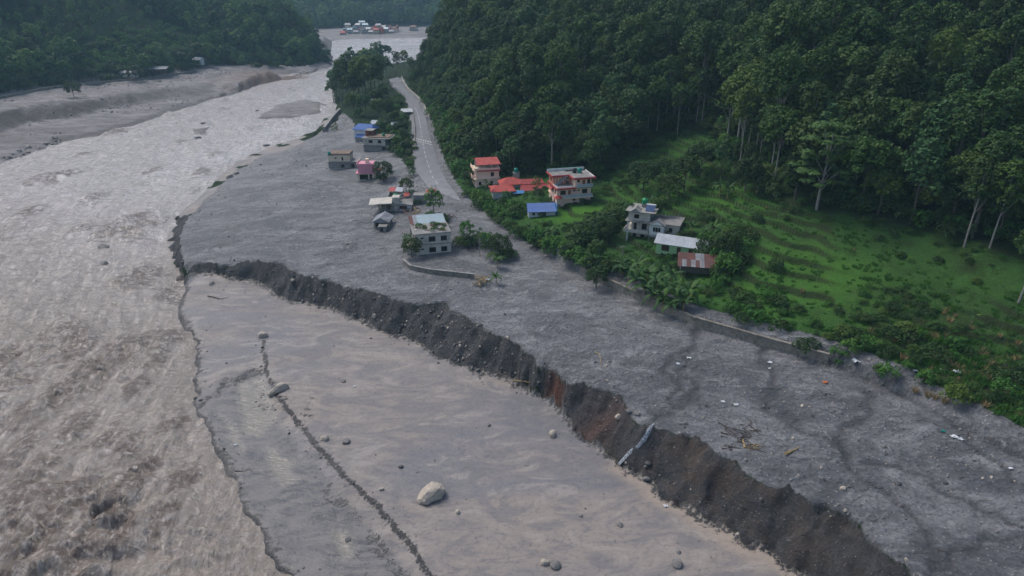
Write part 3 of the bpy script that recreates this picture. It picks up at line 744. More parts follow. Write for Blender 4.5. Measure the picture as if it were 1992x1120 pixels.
def walls(parent, x0, x1, y0, y1, z0, z1, mat, op=None, th=.18, name='wall', sides='flrb', glass=None, frame=None, door=None):
    """outer walls with real openings; op: side -> [(a0, a1, b0, b1, kind)], a along the wall in metres, b up from z0"""
    op = op or {}; V, F = [], []
    fr = {'f': (lambda a, b, d: (x0+a, y0+d, z0+b), x1-x0), 'b': (lambda a, b, d: (x1-a, y1-d, z0+b), x1-x0),
          'l': (lambda a, b, d: (x0+d, y1-a, z0+b), y1-y0), 'r': (lambda a, b, d: (x1-d, y0+a, z0+b), y1-y0)}
    H = z1-z0
    for s in sides:
        P, L = fr[s]; hs = op.get(s, [])
        A = sorted({0, L}|{h[0] for h in hs}|{h[1] for h in hs}); B = sorted({0, H}|{h[2] for h in hs}|{h[3] for h in hs})
        for a0, a1 in zip(A[:-1], A[1:]):
            for b0, b1 in zip(B[:-1], B[1:]):
                ca, cb = (a0+a1)/2, (b0+b1)/2
                if any(h[0] < ca < h[1] and h[2] < cb < h[3] for h in hs): continue
                k = len(V); V += [P(a0,b0,0),P(a1,b0,0),P(a1,b1,0),P(a0,b1,0)]; F.append((k,k+1,k+2,k+3))
        for a0, a1, b0, b1, kd in hs:
            k = len(V); V += [P(a0,b0,0),P(a1,b0,0),P(a1,b1,0),P(a0,b1,0),P(a0,b0,th),P(a1,b0,th),P(a1,b1,th),P(a0,b1,th)]
            F += [(k,k+4,k+5,k+1),(k+1,k+5,k+6,k+2),(k+2,k+6,k+7,k+3),(k+3,k+7,k+4,k)]
            def panel(c0, c1, e0, e1, d0, d1):
                v = [P(c0,e0,d0),P(c1,e0,d0),P(c1,e1,d0),P(c0,e1,d0),P(c0,e0,d1),P(c1,e0,d1),P(c1,e1,d1),P(c0,e1,d1)]
                return v, [(0,1,2,3),(7,6,5,4),(4,5,1,0),(5,6,2,1),(6,7,3,2),(7,4,0,3)]
            w = .07
            if kd == 'w':
                fm = part('window', frame or M['wood'], parent=parent, polys=[panel(a0-.05,a1+.05,b0-.08,b0,-.05,.1), panel(a0,a0+w,b0,b1,.04,.12), panel(a1-w,a1,b0,b1,.04,.12), panel(a0+w,a1-w,b1-w,b1,.04,.12)]
                    + [panel(a0+(a1-a0)*t-.025, a0+(a1-a0)*t+.025, b0, b1-w, .05, .11) for t in ((.5,) if a1-a0 < 1.5 else (.33, .67))])
                part('pane', glass or M['glass'], parent=fm, polys=[panel(a0+w, a1-w, b0, b1-w, .13, .15)])
            elif kd == 'd':
                part('door', door or M['door'], parent=parent, polys=[panel(a0,a1,b0,b1,.10,.15)])
            elif kd == 'v':
                part('vent', M['black'], parent=parent, polys=[panel(a0,a1,b0,b1,.12,.15)])
    part(name, mat, parent=parent, polys=[(V, F)])
def tank(parent, x, y, z, r, h, mat, name='tank'):
    V, F = [], []; n = 14; prof = [(r*.98,0),(r,h*.1),(r*.97,h*.35),(r,h*.4),(r*.97,h*.45),(r,h*.72),(r*.75,h*.88),(r*.3,h*.95),(r*.3,h),(0.01,h)]
    for q, zz in prof:
        for i in range(n): t = 2*pi*i/n; V.append((x+q*cos(t), y+q*sin(t), z+zz))
    for k in range(len(prof)-1):
        for i in range(n): j = (i+1) % n; F.append((k*n+i, k*n+j, k*n+n+j, k*n+n+i))
    return link(name, mesh(name, V, F, mat, True), parent)
def corr(name, c, rough=.45, var=.12, ang=0., dirt=None, amt=.5, per=4.5, metal=.0):
    m, nt, b = NT(name); g = G(nt); tc = g.n('ShaderNodeTexCoord').outputs['Object']
    n1 = g.noise(.8, 6, .6, 0, tc); col = g.mix(g.ramp(n1, [(.3, 0.), (.7, 1.)]), tuple(x*(1-var) for x in c), tuple(x*(1+var) for x in c))
    if dirt: col = g.mix(g.math('MULTIPLY', g.ramp(g.noise(.7, 7, .7, .5, g.mapping((1, .3, 1), ang, tc)), [(.45, 0.), (.62, 1.)]), amt), col, dirt)
    g.l(col, b.inputs['Base Color']); b.inputs['Roughness'].default_value = rough; b.inputs['Metallic'].default_value = metal
    w = g.n('ShaderNodeTexWave'); w.inputs['Scale'].default_value = per; g.l(g.mapping((1, 1, 1), ang, tc), w.inputs['Vector'])
    g.l(g.bump(w.outputs[1], .05, .7), b.inputs['Normal']); return m
M['glass'] = simple('dark_glass', (.012, .013, .015), .12, .2); M['black'] = simple('unlit_opening', (.010, .010, .011), .9, .2)
M['wood'] = simple('brown_wood', (.075, .035, .020), .6, .25, 3); M['door'] = simple('reddish_door', (.24, .075, .045), .55, .15, 2)
M['whitewin'] = simple('white_frame', (.6, .6, .6), .5, .1)
M['concrete'] = simple('raw_concrete', (.23, .225, .21), .85, .2, .9, .03, dirt=(.07, .07, .065), dirt_amt=.75, dscale=.6)
M['palecon'] = simple('pale_render', (.42, .40, .35), .8, .14, .7, .02, dirt=(.13, .13, .12), dirt_amt=.6, dscale=.45)
M['white'] = simple('white_render', (.55, .56, .56), .75, .1, .7, .0, dirt=(.25, .26, .25), dirt_amt=.5, dscale=.5)
M['peach'] = simple('peach_render', (.78, .54, .43), .75, .07, .5, .0, dirt=(.5, .34, .27), dirt_amt=.35, dscale=.4)
M['salmon'] = simple('salmon_render', (.50, .20, .14), .75, .1, .5)
M['pink'] = simple('pink_render', (.55, .24, .30), .75, .08, .5, dirt=(.3, .2, .2), dirt_amt=.4)
M['cream'] = simple('cream_render', (.62, .52, .38), .75, .1, .5, dirt=(.25, .22, .18), dirt_amt=.4)
M['red'] = corr('red_roof_sheet', (.33, .032, .032), .5, .15, R(90), (.22, .04, .03), .5)
M['redtrim'] = simple('red_trim', (.33, .05, .045), .6, .15, 1)
M['redorange'] = corr('orange_red_roof', (.40, .045, .035), .5, .12, R(90), (.3, .05, .035), .4)
M['blue'] = corr('blue_roof_sheet', (.022, .10, .33), .45, .15, 0, (.05, .12, .22), .4)
M['tin'] = corr('grey_tin', (.40, .43, .46), .4, .1, 0, (.24, .26, .28), .5)
M['tinblue'] = corr('pale_blue_tin', (.26, .36, .40), .4, .12, 0, (.3, .34, .36), .6)
M['rust'] = corr('rusted_tin', (.10, .028, .020), .7, .3, 0, (.05, .035, .035), .6)
M['oldtin'] = corr('weathered_tin', (.22, .235, .26), .5, .2, 0, (.08, .07, .07), .7)
M['lime'] = simple('lime_green_render', (.33, .52, .26), .75, .08, .5, dirt=(.2, .32, .17), dirt_amt=.4)
M['teal'] = simple('teal_plastic', (.01, .20, .15), .35, .1); M['greentank'] = simple('green_plastic', (.012, .20, .075), .35, .1); M['blacktank'] = simple('black_plastic', (.018, .02, .022), .35, .1)
M['planks'] = simple('weathered_planks', (.10, .088, .075), .85, .3, 2.5, .03)
M['bluepaint'] = simple('blue_paint', (.045, .16, .34), .6, .15)
M['solar'] = simple('collector_glass', (.03, .06, .14), .2, .2)
M['slabtop'] = simple('stained_roof_top', (.20, .195, .185), .85, .25, .6, .03, dirt=(.06, .07, .05), dirt_amt=.7, dscale=.5)
M['brick'] = simple('brick_red', (.20, .07, .045), .85, .25, 3, .02)
M['rubble'] = simple('rubble_mix', (.18, .13, .10), .9, .5, 2.0, .1, dirt=(.05, .06, .03), dirt_amt=.7, dscale=1)
M['masonry'] = simple('old_masonry', (.19, .175, .15), .9, .35, 1.6, .12, dirt=(.045, .045, .03), dirt_amt=.85, dscale=.5)

def site(u, v, yaw, dz=0.):
    x, y, z = hit(u, v); return (x, y, z+dz), R(yaw)
BASES = []
def foot(root, x0, x1, y0, y1, mat, d=2.5):      # foundation down into the silt
    BASES.append(1); part('plinth', mat, [(x0+.02, x1-.02, y0+.02, y1-.02, -d, .0)], root)

# ---- peach three-storey house
loc, yw = site(1085, 406, 14)
h = empty('terraced_house', loc, yw, label='peach three-storey house with red eaves, balconies and a roof terrace', cat='house')
foot(h, 0, 11.4, 1.2, 10, M['peach'])
walls(h, 0, 11.4, 1.2, 10, 0, 3.1, M['peach'], {'f': [(5.3,6.3,1.9,2.5,'v'),(7.9,9.7,.2,2.1,'d')], 'l': [(2,3.4,1,2.2,'w'),(5.5,6.8,1,2.2,'w')]}, door=M['wood'])
part('floor_slab', M['peach'], [(-.3, 11.9, 0, 10, 3.1, 3.32)], h)
walls(h, 0, 11.4, 1.2, 10, 3.32, 6.3, M['peach'], {'f': [(1.1,2.9,.9,2.2,'w'),(3.7,4.6,.05,2.2,'d'),(5.4,6.2,1.7,2.2,'v'),(6.9,7.6,1.75,2.2,'v'),(8.4,10.2,.9,2.3,'w')], 'l': [(1.2,2.2,.9,2.2,'w'),(3.7,4.9,.9,2.2,'w'),(6.4,7.5,.9,2.2,'w')], 'r': [(3,4.4,.9,2.2,'w')]})
def balustrade(x0, x1, y, z, parent, side=None):
    n = int((x1-x0)/.42); bs = [(x0, x1, y, y+.12, z+.86, z+.98), (x0, x1, y, y+.12, z, z+.12)]
    for k in range(n+1): a = x0+(x1-x0-.16)*k/n; bs.append((a, a+.17, y+.01, y+.1, z+.12, z+.86))
    part('balustrade', M['white'], bs, parent)
    part('rail_panel', M['tinblue'], [(x0+.02, x1-.02, y+.105, y+.14, z+.1, z+.8)], parent)
balustrade(1.6, 11.6, .05, 3.34, h); balustrade(6.2, 11.6, .05, 6.56, h)
part('balcony_hood', M['redtrim'], polys=[prism(-.9, 1.5, -.3, 2.0, 3.45, 4.1, 'x', .5)], parent=h)
part('side_hood', M['redtrim'], polys=[prism(-1.1, .0, 4.5, 8.5, 5.2, 5.7, 'y', .3)], parent=h)
part('terrace_slab', M['slabtop'], [(-.25, 6.0, .3, 10.2, 6.3, 6.52), (6.0, 11.9, -.05, 10.2, 6.3, 6.52)], h)
part('fascia', M['redtrim'], [(-.65, 5.9, -.15, .25, 6.1, 6.62), (-.65, -.27, .25, 10, 6.1, 6.62)], h)
part('parapet', M['white'], [(-.25, 5.95, .27, .42, 6.52, 6.95), (-.25, -.1, .42, 5, 6.52, 6.95)], h)
walls(h, 6.0, 11.4, 1.2, 8.2, 6.52, 9.3, M['peach'], {'f': [(.7,1.5,1.4,2.2,'w'),(2.4,3.4,.05,2.1,'d'),(4.3-.3,5.1,.8,2.2,'w')], 'l': [(1.2,2.4,.0,2.1,'o')], 'r': [(2,3.4,.9,2.2,'w')]})
walls(h, 0, 6.0, 5.2, 10, 6.52, 9.3, M['salmon'], {'f': [(4.2,5.2,.0,2.1,'o')], 'l': [(1.5,2.6,.8,2,'w')]}, sides='flb')
part('pilaster', M['cream'], [(x, x+.25, 5.12, 5.2, 6.52, 9.3) for x in (.6, 1.5, 2.4, 3.3)], h)
part('stair', M['tinblue'], [(.8+k*.34, 1.2+k*.34, 4.0, 5.05, 6.53+k*.27, 6.8+k*.27) for k in range(10)], h)
part('roof', M['slabtop'], [(5.3, 12.2, .2, 9, 9.3, 9.5), (-.6, 5.3, 4.6, 10.6, 9.3, 9.5)], h)
part('roof_fascia', M['redtrim'], [(5.2, 12.5, -.1, .2, 9.1, 9.62), (12.2, 12.5, .2, 9, 9.1, 9.62), (-.9, 5.2, 4.3, 4.6, 9.1, 9.62), (-.9, -.6, 4.6, 10.6, 9.1, 9.62), (4.95, 5.25, .2, 4.3, 9.1, 9.62)], h)
part('roof_parapet', M['white'], [(5.4, 12.1, .3, .42, 9.5, 9.85), (12.0, 12.12, .42, 9, 9.5, 9.85), (-.5, 5.3, 4.7, 4.82, 9.5, 9.8), (-.6, 12.1, 10.4, 10.6, 9.5, 10.3)], h)
part('roof_edge', M['teal'], [(-.6, 10, 10.62, 10.75, 10.1, 10.4)], h)
tank(h, 9.2, 6.6, 9.5, .75, 1.7, M['teal']); tank(h, 7.6, 7, 9.5, .7, 1.6, M['blacktank'])
# ---- red-roofed tower house
loc, yw = site(926, 365, 13)
h = empty('tower_house', loc, yw, label='cream house with an open top floor under a small red roof beside the road', cat='house')
foot(h, 0, 8, 0, 7.5, M['peach'], 4)
walls(h, 0, 8.4, 0, 7.5, 0, 3, M['peach'], {'f': [(1,2,.9,2.1,'w'),(5,6.2,.1,2.1,'o')], 'l': [(2,3.2,.9,2.1,'w'),(4.8,6,.9,2.1,'w')]})
part('floor_slab', M['cream'], [(-.7, 8.8, -.5, 7.9, 3, 3.2)], h)
walls(h, 0, 8.4, 0, 7.5, 3.2, 6, M['peach'], {'f': [(5.4,6.6,.7,2.1,'w')], 'l': [(1.6,2.7,.8,2,'w'),(4.4,5.5,.8,2,'w')]})
part('balcony', M['peach'], [(-1.3, 0, 1.0, 7, 3.2, 3.4), (-1.3, -1.15, 1, 7, 3.4, 4.3), (-1.15, 0, 1, 1.15, 3.4, 4.3)], h)
part('roof_slab', M['cream'], [(-.6, 8.8, -.4, 7.9, 6, 6.2)], h)
part('fascia', M['redtrim'], [(.4, 8.9, -.7, -.4, 5.85, 6.3)], h)
part('parapet', M['peach'], [(-.5, 8.7, -.3, -.15, 6.2, 7.0), (-.5, -.35, -.15, 7.8, 6.2, 7.0), (8.55, 8.7, -.15, 7.8, 6.2, 7)], h)
for x in (.9, 3.2, 5.6, 8.0):
    part('column', M['white'], [(x, x+.28, .1, .38, 6.2, 8.4)], h); part('column', M['white'], [(x, x+.28, 6.8, 7.08, 6.2, 8.4)], h)
part('back_wall', M['palecon'], [(.9, 8.2, 6.0, 6.15, 6.2, 8.4)], h)
part('roof', M['redorange'], polys=[sheet((.2, -.8, 8.3), (9.0, -.8, 8.3), (8.6, 4.5, 9.7), (.6, 4.5, 9.7), .12), sheet((.6, 4.5, 9.69), (8.6, 4.5, 9.69), (9, 7.9, 8.4), (.2, 7.9, 8.4), .12)], parent=h)
# ---- red-roofed bungalow
loc, yw = site(960, 388, 9)
h = empty('bungalow', loc, yw, label='long low bungalow under several bright red sheet roofs', cat='house')
foot(h, 0, 7, 0, 6, M['white'], 4)
walls(h, 0, 7, 0, 6, 0, 2.9, M['white'], {'l': [(1,2,.8,2,'w'),(3.6,4.7,.8,2,'w')], 'f': [(4.6,5.6,.1,2,'d')]})
part('roof', M['redorange'], polys=[prism(-1, 7.6, -1, 6.8, 2.9, 4.2, 'x', 2.2)], parent=h)
part('awning', M['bluepaint'], polys=[sheet((6.6, -1.6, 2.2), (10.4, -1.6, 2.2), (10.4, 0.2, 2.8), (6.6, .2, 2.8))], parent=h)
walls(h, 4, 12, 6.5, 12, 0, 3.4, M['palecon'])
part('rear_roof', M['redorange'], polys=[prism(3, 11.4, 5.6, 12.0, 3.3, 5.1, 'x', 3.0)], parent=h)
walls(h, 10, 19, 2.2, 8, 0, 2.3, M['palecon'], {'f': [(.4,8.6,.1,2.2,'o')]})
part('long_roof', M['red'], polys=[sheet((9.3, .6, 2.3), (20.6, .6, 2.3), (19.4, 4.2, 3.6), (10, 4.2, 3.6), .12)], parent=h)
part('upper_roof', M['red'], polys=[prism(9.8, 18.4, 4.0, 8.8, 3.75, 4.9, 'x', .6)], parent=h)
part('yard_wall', M['concrete'], [(8.6, 21, -1.2, -1.0, -.8, .9)], h)
loc, yw = site(1004, 352, 0)
h = empty('water_tank_stand', loc, yw, label='teal water tank on a small block tower behind the red roofs', cat='water tank')
part('tower', M['concrete'], [(-1.2, 1.2, -1.2, 1.2, -1, 3.2)], h); tank(h, 0, 0, 3.2, .8, 1.7, M['teal'])
# ---- blue roofed shed
loc, yw = site(1028, 424, 5)
h = empty('shed', loc, yw, label='low white shed with a bright blue sheet roof below the peach house', cat='shed')
foot(h, 0, 8.4, 0, 3.6, M['white'])
walls(h, 0, 8.4, 0, 3.6, 0, 2.1, M['white'], {'f': [(1.2,2.1,.9,1.7,'w'),(4.6,5.5,.1,1.8,'d')]}, door=M['black'])
part('roof', M['blue'], polys=[sheet((-.4, -.7, 2.1), (8.8, -.7, 2.1), (8.6, 4.3, 3.5), (-.1, 4.3, 3.5), .1)], parent=h)
part('side_screen', M['bluepaint'], [(8.9, 9.1, 0.3, 4.6, 0, 3.6)], h)

# ---- grey house with solar heater
loc, yw = site(1216, 468, -22)
h = empty('concrete_house', loc, yw, label='grey and white three-storey house with gabled porches and a solar water heater', cat='house')
foot(h, 0, 10, 0, 8, M['palecon'], 3)
walls(h, 1.2, 6.4, 1.4, 8, 0, 2.8, M['palecon'], {'f': [(.5,1.4,.1,2.1,'d'),(2.6,3.8,.8,2,'w')]}, door=M['black'])
walls(h, 6.4, 10.4, 0, 8, 0, 2.8, M['white'], {'f': [(1.1,2.7,.9,2.1,'w')]}, frame=M['whitewin'])
part('column', M['white'], [(.2, .55, .1, .45, 0, 2.8)], h); part('column', M['white'], [(.2, .55, .1, .45, 3, 5.8)], h)
part('floor_slab', M['palecon'], [(-.6, 6.38, -.5, 8.2, 2.8, 3.0), (6.2, 10.7, -.3, 8.2, 2.8, 3.0)], h)
part('balcony_wall', M['palecon'], [(-.6, 6.2, -.5, -.38, 3, 3.75), (-.6, -.48, -.38, 3, 3, 3.75)], h)
walls(h, 1.2, 6.4, 1.4, 8, 3, 5.8, M['palecon'], {'f': [(.6,1.4,.1,2.1,'w'),(2.8,4.2,.5,2.1,'w')]})
walls(h, 6.4, 10.4, 0, 8, 3, 5.8, M['white'], {'f': [(.9,3.1,.7,2.0,'w')]}, frame=M['whitewin'])
part('roof_slab', M['slabtop'], [(-.4, 6.6, -.3, 8.4, 5.8, 6.0), (6.6, 14.5, .6, 8.6, 5.78, 5.98)], h)
part('porch_gable', M['concrete'], polys=[prism(6.2, 10.8, -.6, 2.2, 5.75, 7.1, 'y', 0)], parent=h)
part('gable_panel', M['white'], polys=[([(6.9,-.65,5.85),(10.1,-.65,5.85),(8.5,-.65,6.8),(6.9,-.62,5.85),(10.1,-.62,5.85),(8.5,-.62,6.8)],[(0,1,2),(5,4,3),(0,3,4,1),(1,4,5,2),(2,5,3,0)])], parent=h)
walls(h, .2, 6.2, 1.0, 7.0, 6.0, 8.5, M['palecon'], {'f': [(1.6,3.0,.6,1.7,'w')], 'r': [(2,3,.1,2,'d')]}, door=M['wood'])
part('tower_roof', M['concrete'], [(-.6, 7.6, .2, 7.8, 8.5, 8.68)], h)
part('tower_gable', M['concrete'], polys=[prism(.6, 3.8, -.1, 3.0, 8.5, 9.7, 'y', 0)], parent=h)
walls(h, 10.4, 14.2, 1.5, 8, 0, 5.75, M['palecon'], {'f': [(1,2,3.6,4.8,'w')]}, sides='frb')
for k in range(7): part('rebar_column', M['concrete'], [(7.4+k*1.05, 7.6+k*1.05, 8.0, 8.2, 5.98, 6.9)], h)
hs = empty('solar_heater', (0, 0, 0), 0); hs.parent = h
part('collector', M['solar'], polys=[sheet((4.6, 1.5, 8.8), (7.0, 1.5, 8.8), (7.0, 3.2, 9.9), (4.6, 3.2, 9.9), .08)], parent=hs)
part('cylinder', M['white'], parent=hs, tubes=[((4.5, 3.5, 10.05), (7.1, 3.5, 10.05), .26, .26, 10)])
tank(h, 3.6, 5.5, 9.7, .85, 1.5, M['greentank']); part('tank_stand', M['concrete'], [(2.9, 4.3, 4.8, 6.2, 8.68, 9.7)], h)
# ---- green house
loc, yw = site(1275, 493, -24)
h = empty('green_house', loc, yw, label='light green walled house with a long pale metal roof', cat='house')
foot(h, 0, 12, 0, 5.5, M['lime'])
walls(h, 0, 12, 0, 5.5, 0, 3.2, M['lime'], {'f': [(1.4,3.4,1.2,2.7,'w'),(5.4,6.4,.4,2.6,'d'),(8.4,9.6,1.2,2.6,'w')], 'r': [(1.2,2.4,1.2,2.3,'w'),(3.6,4.6,1.4,2.4,'w')]}, door=M['wood'], glass=M['wood'])
part('end_wall', M['planks'], [(12.0, 12.06, 0.1, .9, 0, 3.1)], h); part('end_wall', M['planks'], [(12, 12.06, 2.6, 3.5, 0, 3.1)], h)
part('roof', M['tin'], polys=[sheet((-.5, -.8, 3.2), (12.9, -.8, 3.2), (12.9, 2.9, 4.7), (-.5, 2.9, 4.7), .08), sheet((-.5, 2.9, 4.69), (12.9, 2.9, 4.69), (12.9, 6.3, 3.3), (-.5, 6.3, 3.3), .08)], parent=h)
part('gable', M['planks'], polys=[([(12.05,0,3.2),(12.05,5.5,3.2),(12.05,2.9,4.6),(11.95,0,3.2),(11.95,5.5,3.2),(11.95,2.9,4.6)],[(0,1,2),(5,4,3),(0,3,4,1),(1,4,5,2),(2,5,3,0)])], parent=h)
# ---- rusty shed on posts
loc, yw = site(1322, 540, -12)
h = empty('stilt_shed', loc, yw, label='plank shed on posts with a patched rusty tin roof beside the banana plants', cat='shed')
for x in (.2, 3.5, 6.8):
    for y in (.2, 4.2): part('post', M['planks'], [(x, x+.22, y, y+.22, -1.5, 1.6)], h)
part('floor', M['planks'], [(0, 7.2, 0, 4.8, 1.5, 1.65)], h)
for k in range(12): part('plank', M['planks'], [(k*.6+.01, k*.6+.585, -.02+.02*(k % 2), .04+.02*(k % 2), 1.65, 3.4)], h)
part('end_wall', M['oldtin'], [(-.05, .0, .1, 4.8, 1.65, 3.9), (7.2, 7.25, .1, 4.8, 1.65, 3.9), (0, 7.2, 4.75, 4.8, 1.65, 4.2)], h)
for k in range(9):
    for r in range(2):
        a = -.8+k*1.05; mt = M['oldtin'] if (k, r) in ((3,0),(5,0),(4,1),(5,1),(1,0)) else M['rust']
        z0, z1 = (3.45, 4.05) if r == 0 else (4.03, 4.65); y0, y1 = (-.9, 2.3) if r == 0 else (2.2, 5.4)
        part('roof_sheet', mt, polys=[sheet((a, y0, z0+.02*(k % 2)), (a+1.07, y0, z0+.02*(k % 2)), (a+1.07, y1, z1+.02*(k % 2)), (a, y1, z1+.02*(k % 2)), .03)], parent=h)

# ---- white two-storey house in the debris
loc, yw = site(812, 497, 14)
h = empty('buried_house', loc, yw, label='pale two-storey flat-roofed house stranded in grey debris, plants growing on its roof', cat='house')
foot(h, 0, 9.6, 0, 8, M['palecon'])
W1 = [(1.1,2.0,1.5,1.95,'v'),(3.4,5.3,.7,2.1,'w'),(6.8,8.5,.7,2.1,'w')]
walls(h, 0, 9.6, 0, 8, 0, 3, M['palecon'], {'f': W1, 'l': [(2,3,.0,2.1,'o'),(5.3,6.5,.8,2,'w')]}, frame=M['black'])
part('floor_slab', M['concrete'], [(-.6, 9.75, -.25, 8.2, 3, 3.22)], h)
walls(h, 0, 9.6, 0, 8, 3.22, 6.2, M['palecon'], {'f': W1, 'l': [(2,3.2,.7,2,'w'),(5.3,6.5,.8,2,'w')]}, frame=M['black'])
part('roof_slab', M['slabtop'], [(-.9, 9.8, -.3, 8.4, 6.2, 6.42)], h)
part('column', M['concrete'], [(-1.0, -.7, .0, .3, -1, 6.2)], h); part('column', M['concrete'], [(-1, -.7, 6, 6.3, -1, 6.2)], h)
part('stair_room', M['palecon'], [(-2.6, -.95, 2, 5, -1, 2.6)], h)
BH = h
loc, yw = site(806, 458, 14)
h = empty('tin_roofed_house', loc, yw, label='cream house with a pale blue tin roof just behind the stranded flat-roofed house', cat='house')
walls(h, 0, 8.6, 0, 6, -2, 3.0, M['cream'], {'f': [(1.9,2.9,2.4,4.1,'o'),(3.4,4.0,2.0,4.1,'d'),(5.0,6.4,2.9,4.2,'w')], 'l': [(2,3,2.8,4,'w')]}, frame=M['redtrim'], glass=M['redtrim'], door=M['teal'])
for k in range(9):
    a = -1.0+k*1.2; mt = M['rust'] if k in (0,) else (M['oldtin'] if k == 1 else M['tinblue'])
    part('roof_sheet', mt, polys=[sheet((a, -1.4, 2.9+.02*(k % 2)), (a+1.22, -1.4, 2.9+.02*(k % 2)), (a+1.22, 6.6, 4.2+.02*(k % 2)), (a, 6.6, 4.2+.02*(k % 2)), .04)], parent=h)
part('tarpaulin', M['blacktank'], polys=[prism(2.6, 5, -2.4, -.6, 2.3, 2.9, 'x', .6)], parent=h)
# ---- small grey gabled house
loc, yw = site(728, 444, -4)
h = empty('small_house', loc, yw, label='small grey house with a low gabled roof half sunk in debris', cat='house')
foot(h, 0, 4.6, 0, 5.5, M['concrete'])
walls(h, 0, 4.6, 0, 5.5, 0, 2.3, M['concrete'], {'f': [(.5,2.0,.5,1.8,'o'),(2.7,4,.5,1.8,'o')], 'l': [(1.5,2.6,.7,1.7,'w')]})
part('roof', M['oldtin'], polys=[prism(-.5, 5.1, -.7, 6.2, 2.3, 3.7, 'y', 0)], parent=h)
loc, yw = site(738, 449, 0)
h = empty('block_room', loc, yw, label='tiny concrete block room with a dark doorway in front of the small grey house', cat='outbuilding')
walls(h, 0, 2.3, -.8, 1.4, -1, 1.6, M['concrete'], {'f': [(.5,1.4,1,2.3,'o')]}); part('roof', M['slabtop'], [(-.2, 2.5, -1.0, 1.6, 1.6, 1.75)], h)
# ---- small white house with a grey roof
loc, yw = site(768, 412, 5)
h = empty('white_cottage', loc, yw, label='small white cottage with one wide dark window and a grey slab roof', cat='house')
walls(h, 0, 5.6, 0, 5, -1, 2.3, M['white'], {'f': [(1.6,4.2,2.0,3.1-.1,'w')]}, frame=M['black'])
part('roof', M['slabtop'], polys=[prism(-.4, 6, -.5, 5.5, 2.3, 3.0, 'y', 0)], parent=h)
# ---- wrecked houses
loc, yw = site(738, 416, 4)
h = empty('ruined_house', loc, yw, label='wrecked concrete frame house with a tilted pale roof slab on bare columns', cat='ruin')
for x in (0, 2.0, 4.2, 6.2): part('column', M['concrete'], [(x, x+.3, 0, .3, -1, 3.4)], h); part('column', M['concrete'], [(x, x+.3, 4.4, 4.7, -1, 3.6)], h)
part('wall', M['concrete'], [(0, 3.5, 4.7, 4.85, -1, 3.4), (3.9, 4.05, .3, 4.4, -1, 3.4)], h)
sl = part('roof_slab', M['palecon'], [(-3.0, 4.6, -.8, 5.4, 3.5, 3.75)], h); sl.rotation_euler = (R(3), R(-3), 0)
part('floor_slab', M['concrete'], [(-.4, 6.8, -.4, 5, 1.0, 1.18)], h)
part('blockwork', M['palecon'], [(4.4, 6.8, 1.2, 4.4, 1.2, 5.2)], h)
loc, yw = site(757, 402, 0)
h = empty('wrecked_block', loc, yw, label='broken upper room with red and white sheets and a green tank beside the ruined frame', cat='ruin')
part('wall', M['palecon'], [(0, .2, 0, 4, -1, 4.6), (4, 4.2, 0, 4, -1, 4.2), (0.2, 4, 3.8, 4, -1, 4.2)], h)
part('slab', M['concrete'], [(-.5, 4.8, -.5, 4.4, 3.2, 3.4)], h)
part('roof_sheet', M['redorange'], polys=[sheet((-.3, 1.8, 5.0), (2.0, 1.6, 5.1), (2.2, 4.4, 5.7), (0, 4.6, 5.6), .05)], parent=h)
part('roof_sheet', M['tin'], polys=[sheet((2.05, 1.4, 5.2), (4.6, 1.0, 5.0), (4.8, 4, 5.6), (2.3, 4.4, 5.8), .05)], parent=h)
tank(h, 2.4, .2, 3.4, .75, 1.4, M['greentank'])
for u, v, yw_, lab, mt in ((786,385,20,'orange awning sheet lying above rubble','redorange'),(837,377,5,'red roofing sheet lying on debris beside the road','redtrim')):
    loc, _ = site(u, v, 0); o = part('roofing_sheet', M[mt], polys=[sheet((-1.5, -1.2, .9), (2.0, -1, 1.0), (2.2, 1.3, 1.6), (-1.3, 1.2, 1.4), .05), ([(-1,-.8,-.3),(-.9,-.8,-.3),(-.9,-.7,-.3),(-1,-.7,-.3),(-1,-.8,1),(-.9,-.8,1),(-.9,-.7,1),(-1,-.7,1)],[(0,1,5,4),(1,2,6,5),(2,3,7,6),(3,0,4,7)])])
    o.location = loc; o.rotation_euler = (0, 0, R(yw_)); tag(o, lab, 'roof sheet')
# concrete revetment by the road
loc, yw = site(838, 394, 0)
h = empty('culvert_wall', loc, yw, label='dark concrete culvert box with a slanting wing wall beside the road', cat='wall')
part('box', M['concrete'], [(-6, -1, 0, 3.5, -1, 2.6)], h); part('wing', M['masonry'], polys=[([(-1,-3,-1),(-.4,-3,-1),(-.4,10,-1),(-1,10,-1),(-1,-3,.6),(-.4,-3,.6),(-.4,10,3.4),(-1,10,3.4)],[(0,3,2,1),(4,5,6,7),(0,1,5,4),(1,2,6,5),(2,3,7,6),(3,0,4,7)])], parent=h)
# ---- pink house
loc, yw = site(696, 352, 3)
h = empty('pink_house', loc, yw, label='pink two-storey house with an open dark ground floor', cat='house')
walls(h, 0, 7.4, 0, 7, -1.5, 3, M['cream'], {'f': [(.9,4.2,2.0,4.1,'o'),(4.7,5.8,2.0,4.1,'o')]})
part('shade_backing', M['black'], [(.3, 7.1, 2.5, 2.6, -1, 2.9)], h)  # black sheet standing in for the shade inside the open floor
part('ledge', M['palecon'], [(-.5, 7.6, -.4, .0, -.2, .35)], h)
part('floor_slab', M['pink'], [(-.5, 7.8, -.6, 7.4, 3, 3.25)], h)
walls(h, .3, 6.0, .3, 7, 3.25, 6.1, M['pink'], {'l': [(2,3,.8,2,'w')]})
part('roof_slab', M['pink'], [(-.1, 6.4, -.1, 7.3, 6.1, 6.3), (-.1, 6.4, -.1, .1, 6.3, 6.9), (-.1, .1, .1, 7.3, 6.3, 6.9)], h)
